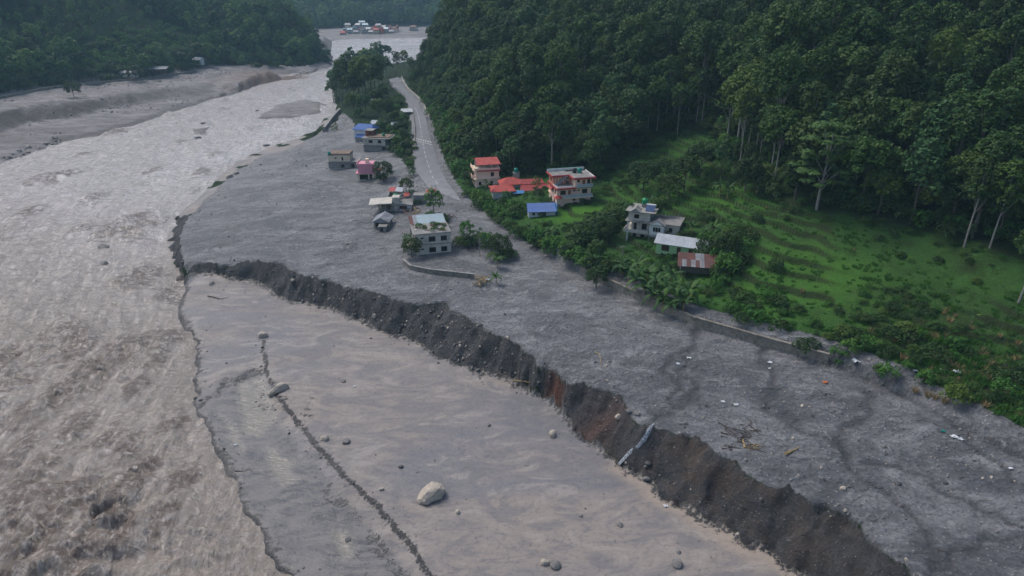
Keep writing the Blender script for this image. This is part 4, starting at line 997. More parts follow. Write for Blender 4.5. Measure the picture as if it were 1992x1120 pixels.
part('side_roof', M['redtrim'], [(6.0, 9.8, .5, 5, 4.0, 4.2)], h); part('stair_head', M['cream'], [(3.1, 4.4, 3, 4.6, 6.3, 8.0)], h)
# ---- cream upper floor house
loc, yw = site(640, 329, 0)
h = empty('flat_roofed_house', loc, yw, label='grey flat-roofed house with a cream upper room and a dark planted roof', cat='house')
walls(h, 0, 12.4, 0, 7, -1.5, 3, M['concrete'], {'f': [(5.4,6.8,2.3,3.6,'w'),(9.6,11,2.3,3.8,'w')]})
part('ledge', M['palecon'], [(-.3, 12.6, -.5, 0, 0, .3)], h); part('floor_slab', M['concrete'], [(-.6, 13, -.6, 7.4, 3, 3.35)], h)
walls(h, -.1, 9.2, .2, 7, 3.35, 5.8, M['cream'], {'f': [(2.8,3.8,1.1,1.6,'v'),(5.8,6.6,.4,1.9,'w')]})
part('roof_slab', M['slabtop'], [(-.4, 9.5, -.1, 7.4, 5.8, 6.0)], h); part('roof_beds', M['rubble'], [(.4, 9.2, .6, 7, 6.0, 6.55)], h)
tank(h, .6, .8, 6.0, .7, 1.4, M['teal'])
# ---- unfinished house
loc, yw = site(708, 295, -8)
h = empty('unfinished_house', loc, yw, label='unfinished grey concrete house with a brown brick roof room', cat='house')
walls(h, 0, 11.5, 0, 8, -1, 3, M['concrete'], {'l': [(1,2.2,1.6,3.4,'o'),(4,5.6,1.6,3.4,'o')], 'f': [(8.8,10.4,1.2,3.5,'o')]})
part('floor_slab', M['concrete'], [(-.8, 12.6, -.8, 8.6, 3, 3.3)], h)
walls(h, 0, 10.5, 0, 8, 3.3, 6.1, M['palecon'], {'f': [(2.6,4.6,.9,2.2,'w'),(7,8.6,.9,2.2,'w')], 'l': [(2,3.4,.9,2.2,'w')]}, frame=M['brick'])
part('roof_slab', M['slabtop'], [(-.6, 12.8, -.6, 8.8, 6.1, 6.35)], h); part('rubble_edge', M['rubble'], [(2, 12, 1, 8, 6.35, 6.7)], h)
walls(h, 0, 3.4, 4, 8.4, 6.35, 8.8, M['brick'], {'f': [(1.6,2.5,.0,2,'o')]}); part('room_roof', M['concrete'], [(-.3, 3.7, 3.7, 8.7, 8.8, 9.0)], h)
tank(h, 8.6, 4, 6.7, .7, 1.4, M['greentank'])
# ---- blue roofed white house
loc, yw = site(690, 274, -16)
h = empty('blue_roofed_house', loc, yw, label='white house with a bright blue sheet roof at the upstream end of the hamlet', cat='house')
walls(h, 0, 9.5, 0, 7, -1.5, 5.8, M['white'], {'l': [(2,3,4.8,6,'w')]})
part('roof', M['blue'], polys=[prism(-.6, 10.2, -.6, 7.7, 5.8, 8.0, 'x', 1.5)], parent=h)
part('lower_roof', M['blue'], polys=[sheet((1.5, -2.6, 2.6), (8, -2.6, 2.6), (8, 0, 3.6), (1.5, 0, 3.6), .1)], parent=h)
part('lean_to', M['concrete'], [(1.8, 7.8, -2.4, -.05, -1.5, 2.5)], h)
# ---- tin huts among the trees
for u, v, w, d, yw_, mt, lab in ((722,250,7,5,-10,'tin','grey tin roofed hut up the bank from the blue roofed house'),(762,254,6.5,4.5,5,'tin','white tin roofed hut nearest the road below the bend'),
        (717,207,8,6,12,'oldtin','grey arched roof hut deepest in the headland trees'),(782,227,5.5,4,10,'tin','small pale roofed hut at the road edge among trees')):
    loc, yw = site(u, v, yw_)
    h = empty('hut', loc, yw, label=lab, cat='hut', group='tin roofed huts among the headland trees')
    walls(h, 0, w, 0, d, -1.5, 2.6, M['planks'], {'f': [(1.5,2.5,1.6,3.6,'d')]}, door=M['black'])
    part('roof', M[mt], polys=[prism(-.5, w+.5, -.7, d+.7, 2.6, 4.0, 'x', .3 if mt == 'tin' else 1.6)], parent=h)
# ---- left bank buildings
loc, yw = site(283, 142, 8)
h = empty('open_barn', loc, yw, label='long open barn with a pale flat roof across the river', cat='barn')
for k in range(6): part('post', M['planks'], [(k*3, k*3+.3, 0, .3, -1, 3)], h); part('post', M['planks'], [(k*3, k*3+.3, 6, 6.3, -1, 3)], h)
part('back_wall', M['wood'], [(0, 15.3, 6.3, 6.5, -1, 3)], h)
part('roof', M['oldtin'], polys=[sheet((-1, -1, 3), (16.5, -1, 3), (16.5, 7.5, 4.4), (-1, 7.5, 4.4), .15)], parent=h)
loc, yw = site(376, 124, -5)
h = empty('far_cottage', loc, yw, label='white walled cottage in the clearing at the foot of the far hillside', cat='house')
walls(h, 0, 7, 0, 6, -1, 3.4, M['white'], {'f': [(1,2,2,3.4,'w'),(4,5,1.2,3.4,'d')]}); part('roof', M['tin'], polys=[prism(-.6, 7.6, -.7, 6.7, 3.4, 5.4, 'x', .4)], parent=h)
loc, yw = site(234, 148, 4)
h = empty('long_shed', loc, yw, label='low grey shed half hidden by trees left of the open barn', cat='shed')
walls(h, 0, 12, 0, 5, -1, 2.6, M['palecon'], {'f': [(1,3,1.6,3,'o'),(6,8,1.6,3,'o')]}); part('roof', M['oldtin'], polys=[prism(-.6, 12.6, -.7, 5.7, 2.6, 4.0, 'x', .4)], parent=h)
# ---- far village
vr = random.Random(5)
def far_house(u, v, w, d, st, wall, roof, lab, flat):
    loc, yw = site(u, v, vr.uniform(-20, 20)); H = st*2.9; w *= .9
    h = empty('village_house', loc, yw, label=lab, cat='house', group='houses of the far village')
    ops = [(.8+k*2.6, 2.1+k*2.6, 1.0+s*3.1+1, 2.3+s*3.1+1, 'w') for s in range(st) for k in range(int(w/2.6))]
    walls(h, 0, w, 0, d, -1, H, wall, {'f': ops})
    if flat: part('roof', roof, [(-.5, w+.5, -.5, d+.5, H, H+.4)], h); part('roof_room', wall, [(w*.5, w*.9, d*.3, d*.8, H+.4, H+2.9)], h)
    else: part('roof', roof, polys=[prism(-.6, w+.6, -.6, d+.6, H, H+2.3, 'x', .8)], parent=h)
vill = [(662,68,8,7,1,'cream','red'),(668,64,9,8,2,'white','tin'),(672,60,9,8,3,'pink','white'),(676,66,8,7,2,'white','blue'),(682,63,9,8,2,'cream','tin'),(688,66,8,7,1,'white','oldtin'),
 (691,60,9,8,3,'tinblue','tin'),(696,64,8,7,2,'white','red'),(700,59,10,9,4,'white','tin'),(706,60,9,8,3,'tinblue','tin'),(703,66,9,8,2,'white','tin'),(711,64,9,7,2,'cream','oldtin'),
 (717,66,8,8,1,'cream','tin'),(722,62,9,8,2,'salmon','red'),(726,66,9,8,2,'pink','red'),(731,61,9,8,3,'white','tin'),(735,65,8,8,2,'salmon','redtrim'),(741,60,8,8,2,'tinblue','tin'),
 (746,64,8,7,2,'cream','tin'),(752,62,10,8,2,'salmon','oldtin'),(757,65,8,8,1,'cream','tin'),(762,63,8,8,2,'peach','redorange'),(767,61,8,8,2,'salmon','rust'),(797,60,11,9,2,'cream','redorange'),(806,59,6,6,1,'tinblue','tin')]
RN = {'red': 'dull red roofed', 'tin': 'pale sheet roofed', 'white': 'grey sheet roofed', 'blue': 'pale blue roofed', 'oldtin': 'grey tin roofed', 'redtrim': 'dark red roofed', 'redorange': 'brownish red roofed', 'rust': 'rusty roofed'}
CN = {'cream': 'cream', 'white': 'white', 'pink': 'pink', 'tinblue': 'pale blue', 'salmon': 'salmon', 'peach': 'peach'}
for i, (u, v, w, d, st, wl, rf) in enumerate(vill):
    pos = ('at the forested end of the far village' if i < 7 else 'in the middle cluster of the far village' if i < 15 else 'towards the open end of the far village' if i < 23 else 'standing apart on the grey flood plain')
    far_house(u, v, w, d, st, M[{'white': 'palecon', 'cream': 'palecon', 'salmon': 'salmon', 'pink': 'cream'}.get(wl, wl)], M[{'red': 'redtrim', 'redorange': 'rust', 'white': 'oldtin', 'blue': 'tinblue', 'tin': 'oldtin' if u % 2 else 'tinblue'}.get(rf, rf)], '%s %s-storey %s house %s' % (RN[rf], ['', 'one', 'two', 'three', 'four'][st], CN[wl], pos), i % 3 == 1)

# ------------------------------------------------------------------ walls and fences
def wall_along(name, line, h, th, mat, label, cat, cope=None, posts=0, drop=1.5, rag=.0):
    V, F = [], []; L = dens(line, 2.0); n = len(L)
    Lo = off(L, -th, 0)
    for i in range(n):
        hh = h*(1-rag*vr.random())
        z = L[i][2]
        V += [(L[i][0], L[i][1], z-drop), (L[i][0], L[i][1], z+hh), (Lo[i][0], Lo[i][1], z+hh), (Lo[i][0], Lo[i][1], z-drop)]
    for i in range(n-1):
        for k in range(3): a = i*4+k; F.append((a, a+1, a+5, a+4))
    F += [(0, 1, 2, 3), tuple(4*(n-1)+k for k in (3, 2, 1, 0))]
    e = empty(name, L[n//2], label=label, cat=cat); inv = Vector(L[n//2])
    def loc(V): return [tuple(Vector(p)-inv) for p in V]
    link('wall_face', mesh(name, loc(V), F, mat), e)
    if cope:
        A = off(L, .12, h-.02); B = off(L, -th-.12, h-.02); V, F = [], []
        for a, b in zip(A, B): V += [a, (a[0], a[1], a[2]+.22), (b[0], b[1], b[2]+.22), b]
        for i in range(n-1):
            for k in range(4): p = i*4+k; q = i*4+(k+1) % 4; F.append((p, q, q+4, p+4))
        link('coping', mesh('coping', loc(V), F, cope), e)
    if posts:
        for p in dens(line, posts):
            part('pilaster', cope or mat, [(p[0]-inv.x-.2, p[0]-inv.x+.2, p[1]-inv.y-.3, p[1]-inv.y+.12, p[2]-inv.z-drop, p[2]-inv.z+h+.1)], e)
    return e
def gl(pts, dz=0): return [(x, y, z+dz) for x, y, z in [hit(u, v) for u, v in pts]]
rw = [p for p in off(RW, .18, 0)][6:11]
wall_along('retaining_wall', [(x, y, z) for x, y, z in rw], 2.1, .5, M['masonry'], 'long old stone retaining wall between the debris and the green fields', 'wall', cope=M['masonry'], rag=.0)
wall_along('garden_wall', gl([(786,512),(800,524),(835,531),(880,536),(922,541)]), 1.15, .3, M['masonry'], 'low curved pale garden wall standing in debris below the stranded house', 'wall', cope=M['concrete'], posts=7)
wall_along('flood_wall', gl([(664,219),(650,234),(634,256)]), 2.6, 1.6, M['concrete'], 'sloping concrete flood wall at the river edge below the headland trees', 'wall')
wall_along('bank_wall', gl([(-60,205),(0,192),(100,172),(200,162),(300,153),(380,140)]), 1.6, .8, M['masonry'], 'long low revetment wall at the foot of the far wooded bank', 'wall')
wall_along('road_parapet', [(x, y, z) for x, y, z in off(RW[-5:], 1.1, 0)], .7, .3, M['palecon'], 'white kerb parapet round the inside of the road bend', 'kerb')
wall_along('roadside_wall', off(RL[3:6], 1.2, 0), .8, .35, M['masonry'], 'mossy low wall along the valley side of the road', 'wall')
# ------------------------------------------------------------------ plants
def leafmat(name, c0, c1, c2):
    m, nt, b = NT(name); g = G(nt)
    oi = g.n('ShaderNodeObjectInfo')
    col = g.mix(oi.outputs['Random'], c0, c1)
    r2 = g.math('FRACT', g.math('MULTIPLY', oi.outputs['Random'], 7.31))
    col = g.mix(g.ramp(r2, [(.60, 0.), (.95, .9)]), col, c2)
    col = g.mix(g.ramp(g.noise(.55, 3, .6), [(.35, .0), (.65, .55)]), col, g.mix(.5, col, c2))
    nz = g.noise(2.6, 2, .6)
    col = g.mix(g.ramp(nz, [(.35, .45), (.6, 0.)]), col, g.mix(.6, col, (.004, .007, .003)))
    g.l(col, b.inputs['Base Color']); b.inputs['Roughness'].default_value = .6; b.inputs['Specular IOR Level'].default_value = .15
    tr = g.n('ShaderNodeBsdfTranslucent'); g.l(col, tr.inputs[0]); mx = g.n('ShaderNodeMixShader'); mx.inputs[0].default_value = .22
    out = [x for x in nt.nodes if x.type == 'OUTPUT_MATERIAL'][0]
    g.l(b.outputs[0], mx.inputs[1]); g.l(tr.outputs[0], mx.inputs[2]); g.l(mx.outputs[0], out.inputs[0]); return m
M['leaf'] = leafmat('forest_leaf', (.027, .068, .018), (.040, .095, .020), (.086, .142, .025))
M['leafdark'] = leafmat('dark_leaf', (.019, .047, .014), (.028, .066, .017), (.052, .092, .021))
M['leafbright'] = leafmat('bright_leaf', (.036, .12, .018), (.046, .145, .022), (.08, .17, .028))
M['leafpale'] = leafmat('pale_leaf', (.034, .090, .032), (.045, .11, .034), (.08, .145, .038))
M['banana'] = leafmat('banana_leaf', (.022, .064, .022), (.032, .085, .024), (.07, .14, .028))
M['bark'] = simple('bark', (.085, .075, .062), .9, .3, 2); M['palebark'] = simple('pale_bark', (.24, .225, .20), .85, .25, 1.5)
M['straw'] = simple('dry_straw', (.26, .19, .09), .9, .3, 2); M['dead'] = simple('dead_wood', (.06, .048, .04), .9, .35, 2); M['yellowwood'] = simple('split_wood', (.30, .22, .10), .85, .2, 2)
M['leaftier'] = leafmat('feathery_leaf', (.055, .12, .032), (.06, .13, .035), (.08, .15, .04)); M['leaffar'] = leafmat('hillside_leaf', (.036, .095, .024), (.056, .14, .030), (.11, .21, .036))
nr = np.random.default_rng(11)
def leaves(cl, per, size, up=.5, flat=1., mat=None, name='crown', fill=.55):
    """leaf-sized faces over clumps (x, y, z, r)"""
    P = []; Nn = []
    for x, y, z, r in cl:
        n = max(6, int(per*r*r)); d = nr.normal(size=(n, 3)); d /= np.linalg.norm(d, axis=1)[:, None]; d[:, 2] = np.where(d[:, 2] < -.35, -d[:, 2], d[:, 2])
        rr = r*(fill+(1-fill)*nr.random(n)**.5)
        P.append(np.array([x, y, z])+d*rr[:, None]*np.array([1, 1, flat])); q = d+nr.normal(size=(n, 3))*.55+np.array([0, 0, up]); Nn.append(q/np.linalg.norm(q, axis=1)[:, None])
    P = np.concatenate(P); Nn = np.concatenate(Nn); n = len(P)
    t = np.cross(Nn, nr.normal(size=(n, 3))); t /= np.linalg.norm(t, axis=1)[:, None]; b = np.cross(Nn, t)
    s = (size*(.6+.8*nr.random(n)))[:, None]
    V = np.stack([P-t*s, P-b*s*.62, P+t*s, P+b*s*.62], 1).reshape(-1, 3)
    return npmesh(name, V, np.arange(4*n).reshape(-1, 4), mat, False)
def ellclumps(n, cz, rx, rz, r0, r1, bottom=-.3, cx=0, cy=0, sq=1.):
    out = []
    for i in range(n):
        t = i*2.39996+nr.random()*.6; h = 1-(1-bottom)*(i+.5)/n
        w = math.sqrt(max(0, 1-h*h))**sq; k = .72+.36*nr.random()
        out.append((cx+cos(t)*w*rx*k, cy+sin(t)*w*rx*k, cz+h*rz*k, r0+(r1-r0)*nr.random()))
    return out
def trunk_mesh(H, r, lean=.0, limbs=(), n=6):
    V, F = [], []; pts = [(0, 0, -1.5)]; a = nr.random()*6.28
    for k in range(1, 5): pts.append((lean*k*cos(a)+nr.normal()*.10, lean*k*sin(a)+nr.normal()*.10, H*k/4))
    for k in range(4): tube(V, F, pts[k], pts[k+1], r*(1-k*.17), r*(1-(k+1)*.17), n)
    for (z0, x, y, z, rr) in limbs: tube(V, F, (lean*4*cos(a)*z0/H, lean*4*sin(a)*z0/H, z0), (x, y, z), rr, rr*.45, 5)
    return V, F
SPEC = {}
def species(key, H, crown, per, size, mat, bark, r=.28, limbs=5, lean=.1, flat=1., up=.5):
    lb = [(c[2]*.62 if c[2] < H*1.3 else H*.8, c[0]*.8, c[1]*.8, c[2], r*.35) for c in crown[::max(1, len(crown)//limbs)]]
    V, F = trunk_mesh(H, r, lean, lb)
    SPEC[key] = (mesh('trunk', V, F, M[bark]), leaves(crown, per, size, up, flat, M[mat]), )
def tree(name, key, loc, s=1., rz=None, label=None, group=None, cat='tree'):
    e = empty(name, loc, nr.random()*6.28 if rz is None else rz, label=label, cat=cat, group=group); e.scale = (s, s, s) if isinstance(s, (int, float)) else s
    t, c = SPEC[key]
    if t: link('trunk', t, e)
    link('crown', c, e); return e
# tall forest trees with crowns on long stems
species('tall_a', 15, ellclumps(20, 15, 3.5, 5.0, 1.2, 2.0, -.8), 34, .38, 'leaf', 'palebark', .26)
species('tall_b', 14, ellclumps(24, 14, 4.1, 4.4, 1.2, 2.2, -.7), 32, .40, 'leaf', 'palebark', .28)
species('tall_c', 16, ellclumps(11, 17.5, 2.7, 3.6, 1.1, 1.8, -.7)+ellclumps(12, 13, 3.4, 3.2, 1.0, 1.7, -.7, .9, -.5), 35, .36, 'leafdark', 'palebark', .25)
species('round_a', 8, ellclumps(22, 9.5, 4.4, 3.9, 1.2, 2.1, -.45), 34, .40, 'leaf', 'bark', .32)
species('round_b', 7, ellclumps(26, 8.5, 5.0, 3.6, 1.1, 2.0, -.4), 34, .40, 'leafdark', 'bark', .35)
species('round_c', 9, ellclumps(13, 11, 3.2, 3.4, 1.0, 1.8, -.5)+ellclumps(9, 8, 3, 2, .9, 1.5, -.3, 2.0, 1.2), 36, .38, 'leafpale', 'bark', .3)
# tiered spreading tree
ti = []
for z, rr, n in ((7.5, 4.6, 11), (9.8, 3.9, 9), (12.4, 4.4, 10), (14.6, 2.6, 6), (5.6, 3.8, 7)):
    a0 = nr.random()*6
    for k in range(n): t = a0+k*2*pi/n+nr.normal()*.25; q = rr*(.45+.65*nr.random()); ti.append((cos(t)*q, sin(t)*q, z+nr.normal()*.3-.05*q, .9+nr.random()*.6))
species('tiered', 13, ti, 75, .26, 'leaftier', 'palebark', .26, 12, flat=.32, up=1.4)
# yellow green tree
species('bright', 4.5, ellclumps(16, 5.6, 2.6, 3.6, .8, 1.4, -.6), 70, .26, 'leafbright', 'bark', .18)
species('mango', 4, ellclumps(22, 5.2, 3.9, 3.3, 1.0, 1.7, -.6), 60, .27, 'leafdark', 'bark', .28)
species('small', 3.2, ellclumps(9, 4.6, 1.4, 1.9, .5, .9, -.7), 90, .20, 'leaf', 'palebark', .12, 3)
species('sparse', 7, ellclumps(9, 8, 2.0, 3.0, .6, 1.1, -.8), 40, .28, 'leafpale', 'palebark', .15, 5)
# shrubs without a visible stem
SPEC['shrub_a'] = (None, leaves(ellclumps(12, .9, 1.8, 1.3, .6, 1.1, -.1), 75, .21, .5, 1, M['leaf']))
SPEC['shrub_b'] = (None, leaves(ellclumps(10, 1.1, 1.5, 1.6, .5, .9, -.1), 80, .20, .5, 1, M['leafbright']))
SPEC['shrub_c'] = (None, leaves(ellclumps(12, .8, 2.0, 1.0, .6, 1.0, -.1), 75, .21, .5, 1, M['leafdark']))
# coarse far crowns
species('far_a', 9, ellclumps(13, 10, 3.8, 5.4, 1.4, 2.4, -.8), 13, .75, 'leaffar', 'bark', .3, 1)
species('far_b', 9, ellclumps(12, 9, 4.2, 3.6, 1.4, 2.4, -.4), 11, .80, 'leafdark', 'bark', .3, 1)
species('far_c', 10, ellclumps(11, 12, 3.2, 5.8, 1.2, 2.1, -.8), 13, .75, 'leaffar', 'bark', .3, 1)

# ---- candidates on the wooded ground
zoneS = sampler(zone.astype(float)); 
def visible(x, y, z, slack):
    ok = np.ones(len(x), bool)
    for t in np.linspace(.06, .97, 60):
        ok &= Z(x*t, y*t) < (CAM_H+(z-CAM_H)*t)+slack
    return ok
def candidates(region, spacing, seed, dmax, dmin=0):
    r = np.random.default_rng(seed); x0, x1, y0, y1 = region
    gx, gy = np.meshgrid(np.arange(x0, x1, spacing), np.arange(y0, y1, spacing)); n = gx.size
    x = gx.ravel()+r.uniform(-.48, .48, n)*spacing; y = gy.ravel()+r.uniform(-.48, .48, n)*spacing
    iy = np.clip(np.searchsorted(YS, y), 0, NY-1); ix = np.clip(np.round((x/(np.maximum(y, 0)+80)+1.12)/2.24*(NX-1)).astype(int), 0, NX-1)
    z = Z(x, y); zo = zone[iy, ix]
    f = y*CP-(z-CAM_H)*SP; u = 996+FPX*x/np.maximum(f, 1); up = y*SP+(z+18-CAM_H)*CP; v = 560-FPX*up/np.maximum(f, 1); vb = 560-FPX*(y*SP+(z-CAM_H)*CP)/np.maximum(f, 1)
    ok = (f > 10) & (u > -160) & (u < 2150) & (vb > -130) & (v < 1200) & (zo == 5) & (z > 2.2) & (y < dmax) & (y > dmin)
    x, y, z, u, vb = x[ok], y[ok], z[ok], u[ok], vb[ok]
    k = visible(x, y, z+17, 5); return x[k], y[k], z[k], u[k], vb[k]
fx, fy, fz, fu, fv = candidates((-60, 420, 60, 620), 5.4, 3, 640)
k = (fx > -62) & ~inpoly(P_HEAD, fx, fy); fx, fy, fz, fu, fv = [a[k] for a in (fx, fy, fz, fu, fv)]
d = np.hypot(dline(RW, fx, fy), 0); edge = d
k = d > 3.5; fx, fy, fz, fu, fv, edge = [a[k] for a in (fx, fy, fz, fu, fv, edge)]
dist = np.hypot(np.hypot(fx, fy), CAM_H-fz)
infr = (fu > 0) & (fu < 1992) & (fv > 60)
order = np.argsort(dist+np.where(infr, 0, 1e4))
single = np.zeros(len(fx), bool)
KT = ['tall_a', 'tall_b', 'tall_c', 'round_a', 'round_b', 'round_c']
NS = 245
for i in order[:NS]: single[i] = True
def pickkey(i):
    g_ = vnoise(fx[i:i+1]/34, fy[i:i+1]/34, 301)[0]; r = nr.random()
    if edge[i] < 16: return KT[3+int(nr.random()*3)]
    if g_ > .46: return KT[int(r*3)] if r < .86 else KT[3+int(nr.random()*3)]
    return KT[3+int(nr.random()*3)] if r < .8 else KT[int(nr.random()*3)]
LAB = {'tall_a': 'straight forest tree with pale bare stem on the near wooded slope', 'tall_b': 'tall forest tree with wide ragged crown on the near wooded slope',
 'tall_c': 'dark forest tree with narrow two-lobed crown on the near wooded slope', 'round_a': 'mid green forest tree with rounded crown on the near wooded slope',
 'round_b': 'broad dark forest tree with spreading crown on the near wooded slope', 'round_c': 'paler forest tree with uneven double crown on the near wooded slope'}
stuffpts = {'near': [], 'far': []}
def place(i):
    u = fu[i]; a = 'the bungalow' if u < 1060 else 'the peach house' if u < 1200 else 'the dark field tree' if u < 1320 else 'the side valley grass' if u < 1450 else 'the pale tiered tree' if u < 1680 else 'the green terraces' if u < 1840 else 'the leaning pale stems'
    return ('at the edge by ' if edge[i] < 75 and dist[i] < 235 else 'behind ' if dist[i] < 262 else 'high above ')+a
def otag(o, k): return KEYOF.get(o.name) == k
KEYOF = {}
for i in range(len(fx)):
    key = pickkey(i); s = float(np.clip(nr.normal(.97, .18), .55, 1.4)) * (.6 if edge[i] < 10 else (.8 if edge[i] < 20 else 1.)) * (.92 if fy[i] > 300 else 1)
    if single[i]:
        _t = tree('forest_tree', key, (fx[i], fy[i], fz[i]), (s, s, s*nr.uniform(.85, 1.12)), label=LAB[key].split(' on the')[0]+' '+place(i), group='trees of one kind on the near wooded slope: '+key.replace('_a', ' first').replace('_b', ' second').replace('_c', ' third')); KEYOF[_t.name] = key
    else: stuffpts['near'].append((fx[i], fy[i], fz[i], s, KT.index(key)))
# geometry-nodes mass planting
def proto(key):
    e = PROTO.get(key); return e
def scatter(name, pts, protos, label, tilt=0., kind='stuff', cat=None, zs=(.85, 1.15)):
    """pts (x,y,z,s,k); protos: list of lists of linked objects"""
    P = np.array([p[:3] for p in pts]); n = len(P)
    me = bpy.data.meshes.new(name); me.vertices.add(n); me.vertices.foreach_set('co', P.astype(np.float32).ravel())
    s = np.array([p[3] for p in pts]); sc = np.stack([s, s, s*nr.uniform(zs[0], zs[1], n)], 1)
    rot = np.stack([nr.normal(0, tilt, n) if tilt else np.zeros(n), nr.normal(0, tilt, n) if tilt else np.zeros(n), nr.uniform(0, 6.28, n)], 1)
    me.attributes.new('scl', 'FLOAT_VECTOR', 'POINT').data.foreach_set('vector', sc.astype(np.float32).ravel())
    me.attributes.new('rot', 'FLOAT_VECTOR', 'POINT').data.foreach_set('vector', rot.astype(np.float32).ravel())
    me.attributes.new('pick', 'INT', 'POINT').data.foreach_set('value', np.array([int(p[4]) for p in pts], dtype=np.int32))
    o = link(name, me); tag(o, label, cat, kind=kind)
    ng = bpy.data.node_groups.new(name, 'GeometryNodeTree')
    ng.interface.new_socket('Geometry', in_out='INPUT', socket_type='NodeSocketGeometry'); ng.interface.new_socket('Geometry', in_out='OUTPUT', socket_type='NodeSocketGeometry')
    N = ng.nodes; L = ng.links; gi = N.new('NodeGroupInput'); go = N.new('NodeGroupOutput')
    jo = N.new('GeometryNodeJoinGeometry')
    for pr in reversed(protos):
        jj = N.new('GeometryNodeJoinGeometry'); g2 = N.new('GeometryNodeGeometryToInstance')
        for ob in pr:
            oi = N.new('GeometryNodeObjectInfo'); oi.inputs[0].default_value = ob; oi.transform_space = 'ORIGINAL'; L.new(oi.outputs['Geometry'], jj.inputs[0])
        L.new(jj.outputs[0], g2.inputs[0]); L.new(g2.outputs[0], jo.inputs[0])
    ip = N.new('GeometryNodeInstanceOnPoints'); L.new(gi.outputs[0], ip.inputs['Points']); L.new(jo.outputs[0], ip.inputs['Instance']); ip.inputs['Pick Instance'].default_value = True
    def att(nm, dt): a = N.new('GeometryNodeInputNamedAttribute'); a.data_type = dt; a.inputs['Name'].default_value = nm; return a.outputs['Attribute']
    L.new(att('pick', 'INT'), ip.inputs['Instance Index']); L.new(att('scl', 'FLOAT_VECTOR'), ip.inputs['Scale'])
    er = N.new('FunctionNodeEulerToRotation'); L.new(att('rot', 'FLOAT_VECTOR'), er.inputs[0]); L.new(er.outputs[0], ip.inputs['Rotation'])
    L.new(ip.outputs[0], go.inputs[0])
    md = o.modifiers.new('planting', 'NODES'); md.node_group = ng; return o
PR = {}
for o in list(COL.objects):
    if o.type == 'EMPTY' and o.name.startswith('forest_tree'):
        for k in KT:
            if k not in PR and KEYOF.get(o.name) == k:
                PR[k] = [c for c in bpy.data.objects if c.parent == o]
scatter('forest', stuffpts['near'], [PR[k] for k in KT], 'dense dark green forest covering the steep slope beyond the single trees')

# ---- headland trees by the bend
hl = [(672,196,'tall_b',1.35),(690,205,'round_b',1.5),(706,200,'tall_b',1.45),(722,196,'round_a',1.6),(738,190,'tall_a',1.25),(655,188,'round_c',1.3),(664,206,'tall_c',1.2),(680,190,'tall_a',1.4),(712,186,'round_b',1.5),
      (730,178,'tall_b',1.2),(698,178,'round_a',1.4),(650,200,'round_c',1.1),(690,226,'round_a',.9),(712,228,'round_c',.9),(730,214,'round_b',.9),(745,205,'round_a',.75),(745,192,'round_c',.6),
      (738,234,'round_a',.8),(700,240,'round_c',.6),(752,222,'round_b',.65),(768,246,'round_a',.55),(757,228,'round_c',.7),(784,264,'round_b',.5),(774,268,'round_a',.5),(742,162,'tall_c',.85),(752,150,'round_c',1.0),
      (772,147,'tall_c',.8),(788,146,'tall_a',.85),(800,145,'round_c',.8),(812,150,'round_b',.6),(668,170,'tall_b',1.0),(648,170,'round_a',.9),(784,284,'round_c',.55),(790,300,'round_b',.45),(715,266,'round_a',.5),(742,262,'round_c',.55)]
WD = {'tall_a': 'slender tall', 'tall_b': 'tall wide crowned', 'tall_c': 'narrow dark', 'round_a': 'rounded mid green', 'round_b': 'broad dark green', 'round_c': 'paler uneven', 'sparse': 'thin see-through'}
for u, v, k, s in hl:
    x, y, z = hit(u, v)
    wh = 'on the river side of the headland grove' if u < 700 else 'in the middle of the headland grove' if u < 745 and v < 215 else 'behind the road bend against the river' if v < 165 else 'among the huts below the road'
    tree('grove_tree', k, (x, y, z), s, label='%s tree %s' % (WD[k], wh), group='%s trees %s' % (WD[k], wh))
# roadside green between the huts
def shrubs(name, pts, label, group, keys=('shrub_a', 'shrub_b', 'shrub_c'), s0=.8, s1=1.5):
    for i, (u, v) in enumerate(pts):
        x, y, z = hit(u, v); k = keys[int(nr.random()*len(keys))]; s = nr.uniform(s0, s1)
        e = empty(name, (x, y, z-.2), nr.random()*6.28, label=label, cat='shrub', group=group); e.scale = (s, s, s*nr.uniform(.8, 1.2))
        link('foliage', SPEC[k][1], e)
def polyl(pts, n, jit):
    out = []; L = [0]
    for a, b in zip(pts[:-1], pts[1:]): L.append(L[-1]+math.hypot(b[0]-a[0], b[1]-a[1]))
    for i in range(n):
        s = L[-1]*(i+nr.random())/n; out.append((float(np.interp(s, L, [p[0] for p in pts]))+nr.normal()*jit, float(np.interp(s, L, [p[1] for p in pts]))+nr.normal()*jit*.6))
    return out
shrubs('roadside_shrub', polyl([(796,262),(798,300),(800,345)], 12, 3), 'small green shrub on the verge between the road and the hamlet', 'shrubs on the valley side of the road', s0=.5, s1=.9)
shrubs('hillfoot_shrub', polyl([(818,180),(848,225),(862,275),(880,320),(905,352)], 34, 4), 'leafy shrub at the foot of the hill on the inner side of the road', 'shrubs along the inner side of the road', s0=1.0, s1=2.0)
shrubs('hillfoot_shrub', polyl([(870,235),(885,280),(915,310)], 20, 9), 'bright leafy undergrowth shrub low on the hill above the road', 'shrubs low on the hill above the road', keys=('shrub_b', 'shrub_a'), s0=1.4, s1=2.4)
shrubs('garden_shrub', polyl([(905,375),(930,392),(960,415),(985,436),(1010,455)], 22, 5), 'green garden shrub between the road and the red roofed houses', 'shrubs between the road and the red roofed houses', s0=.7, s1=1.4)
shrubs('garden_shrub', polyl([(985,400),(1010,410),(1000,425)], 10, 6), 'green shrub by the yard wall of the bungalow', 'shrubs by the bungalow yard', keys=('shrub_b', 'shrub_a'), s0=.8, s1=1.2)
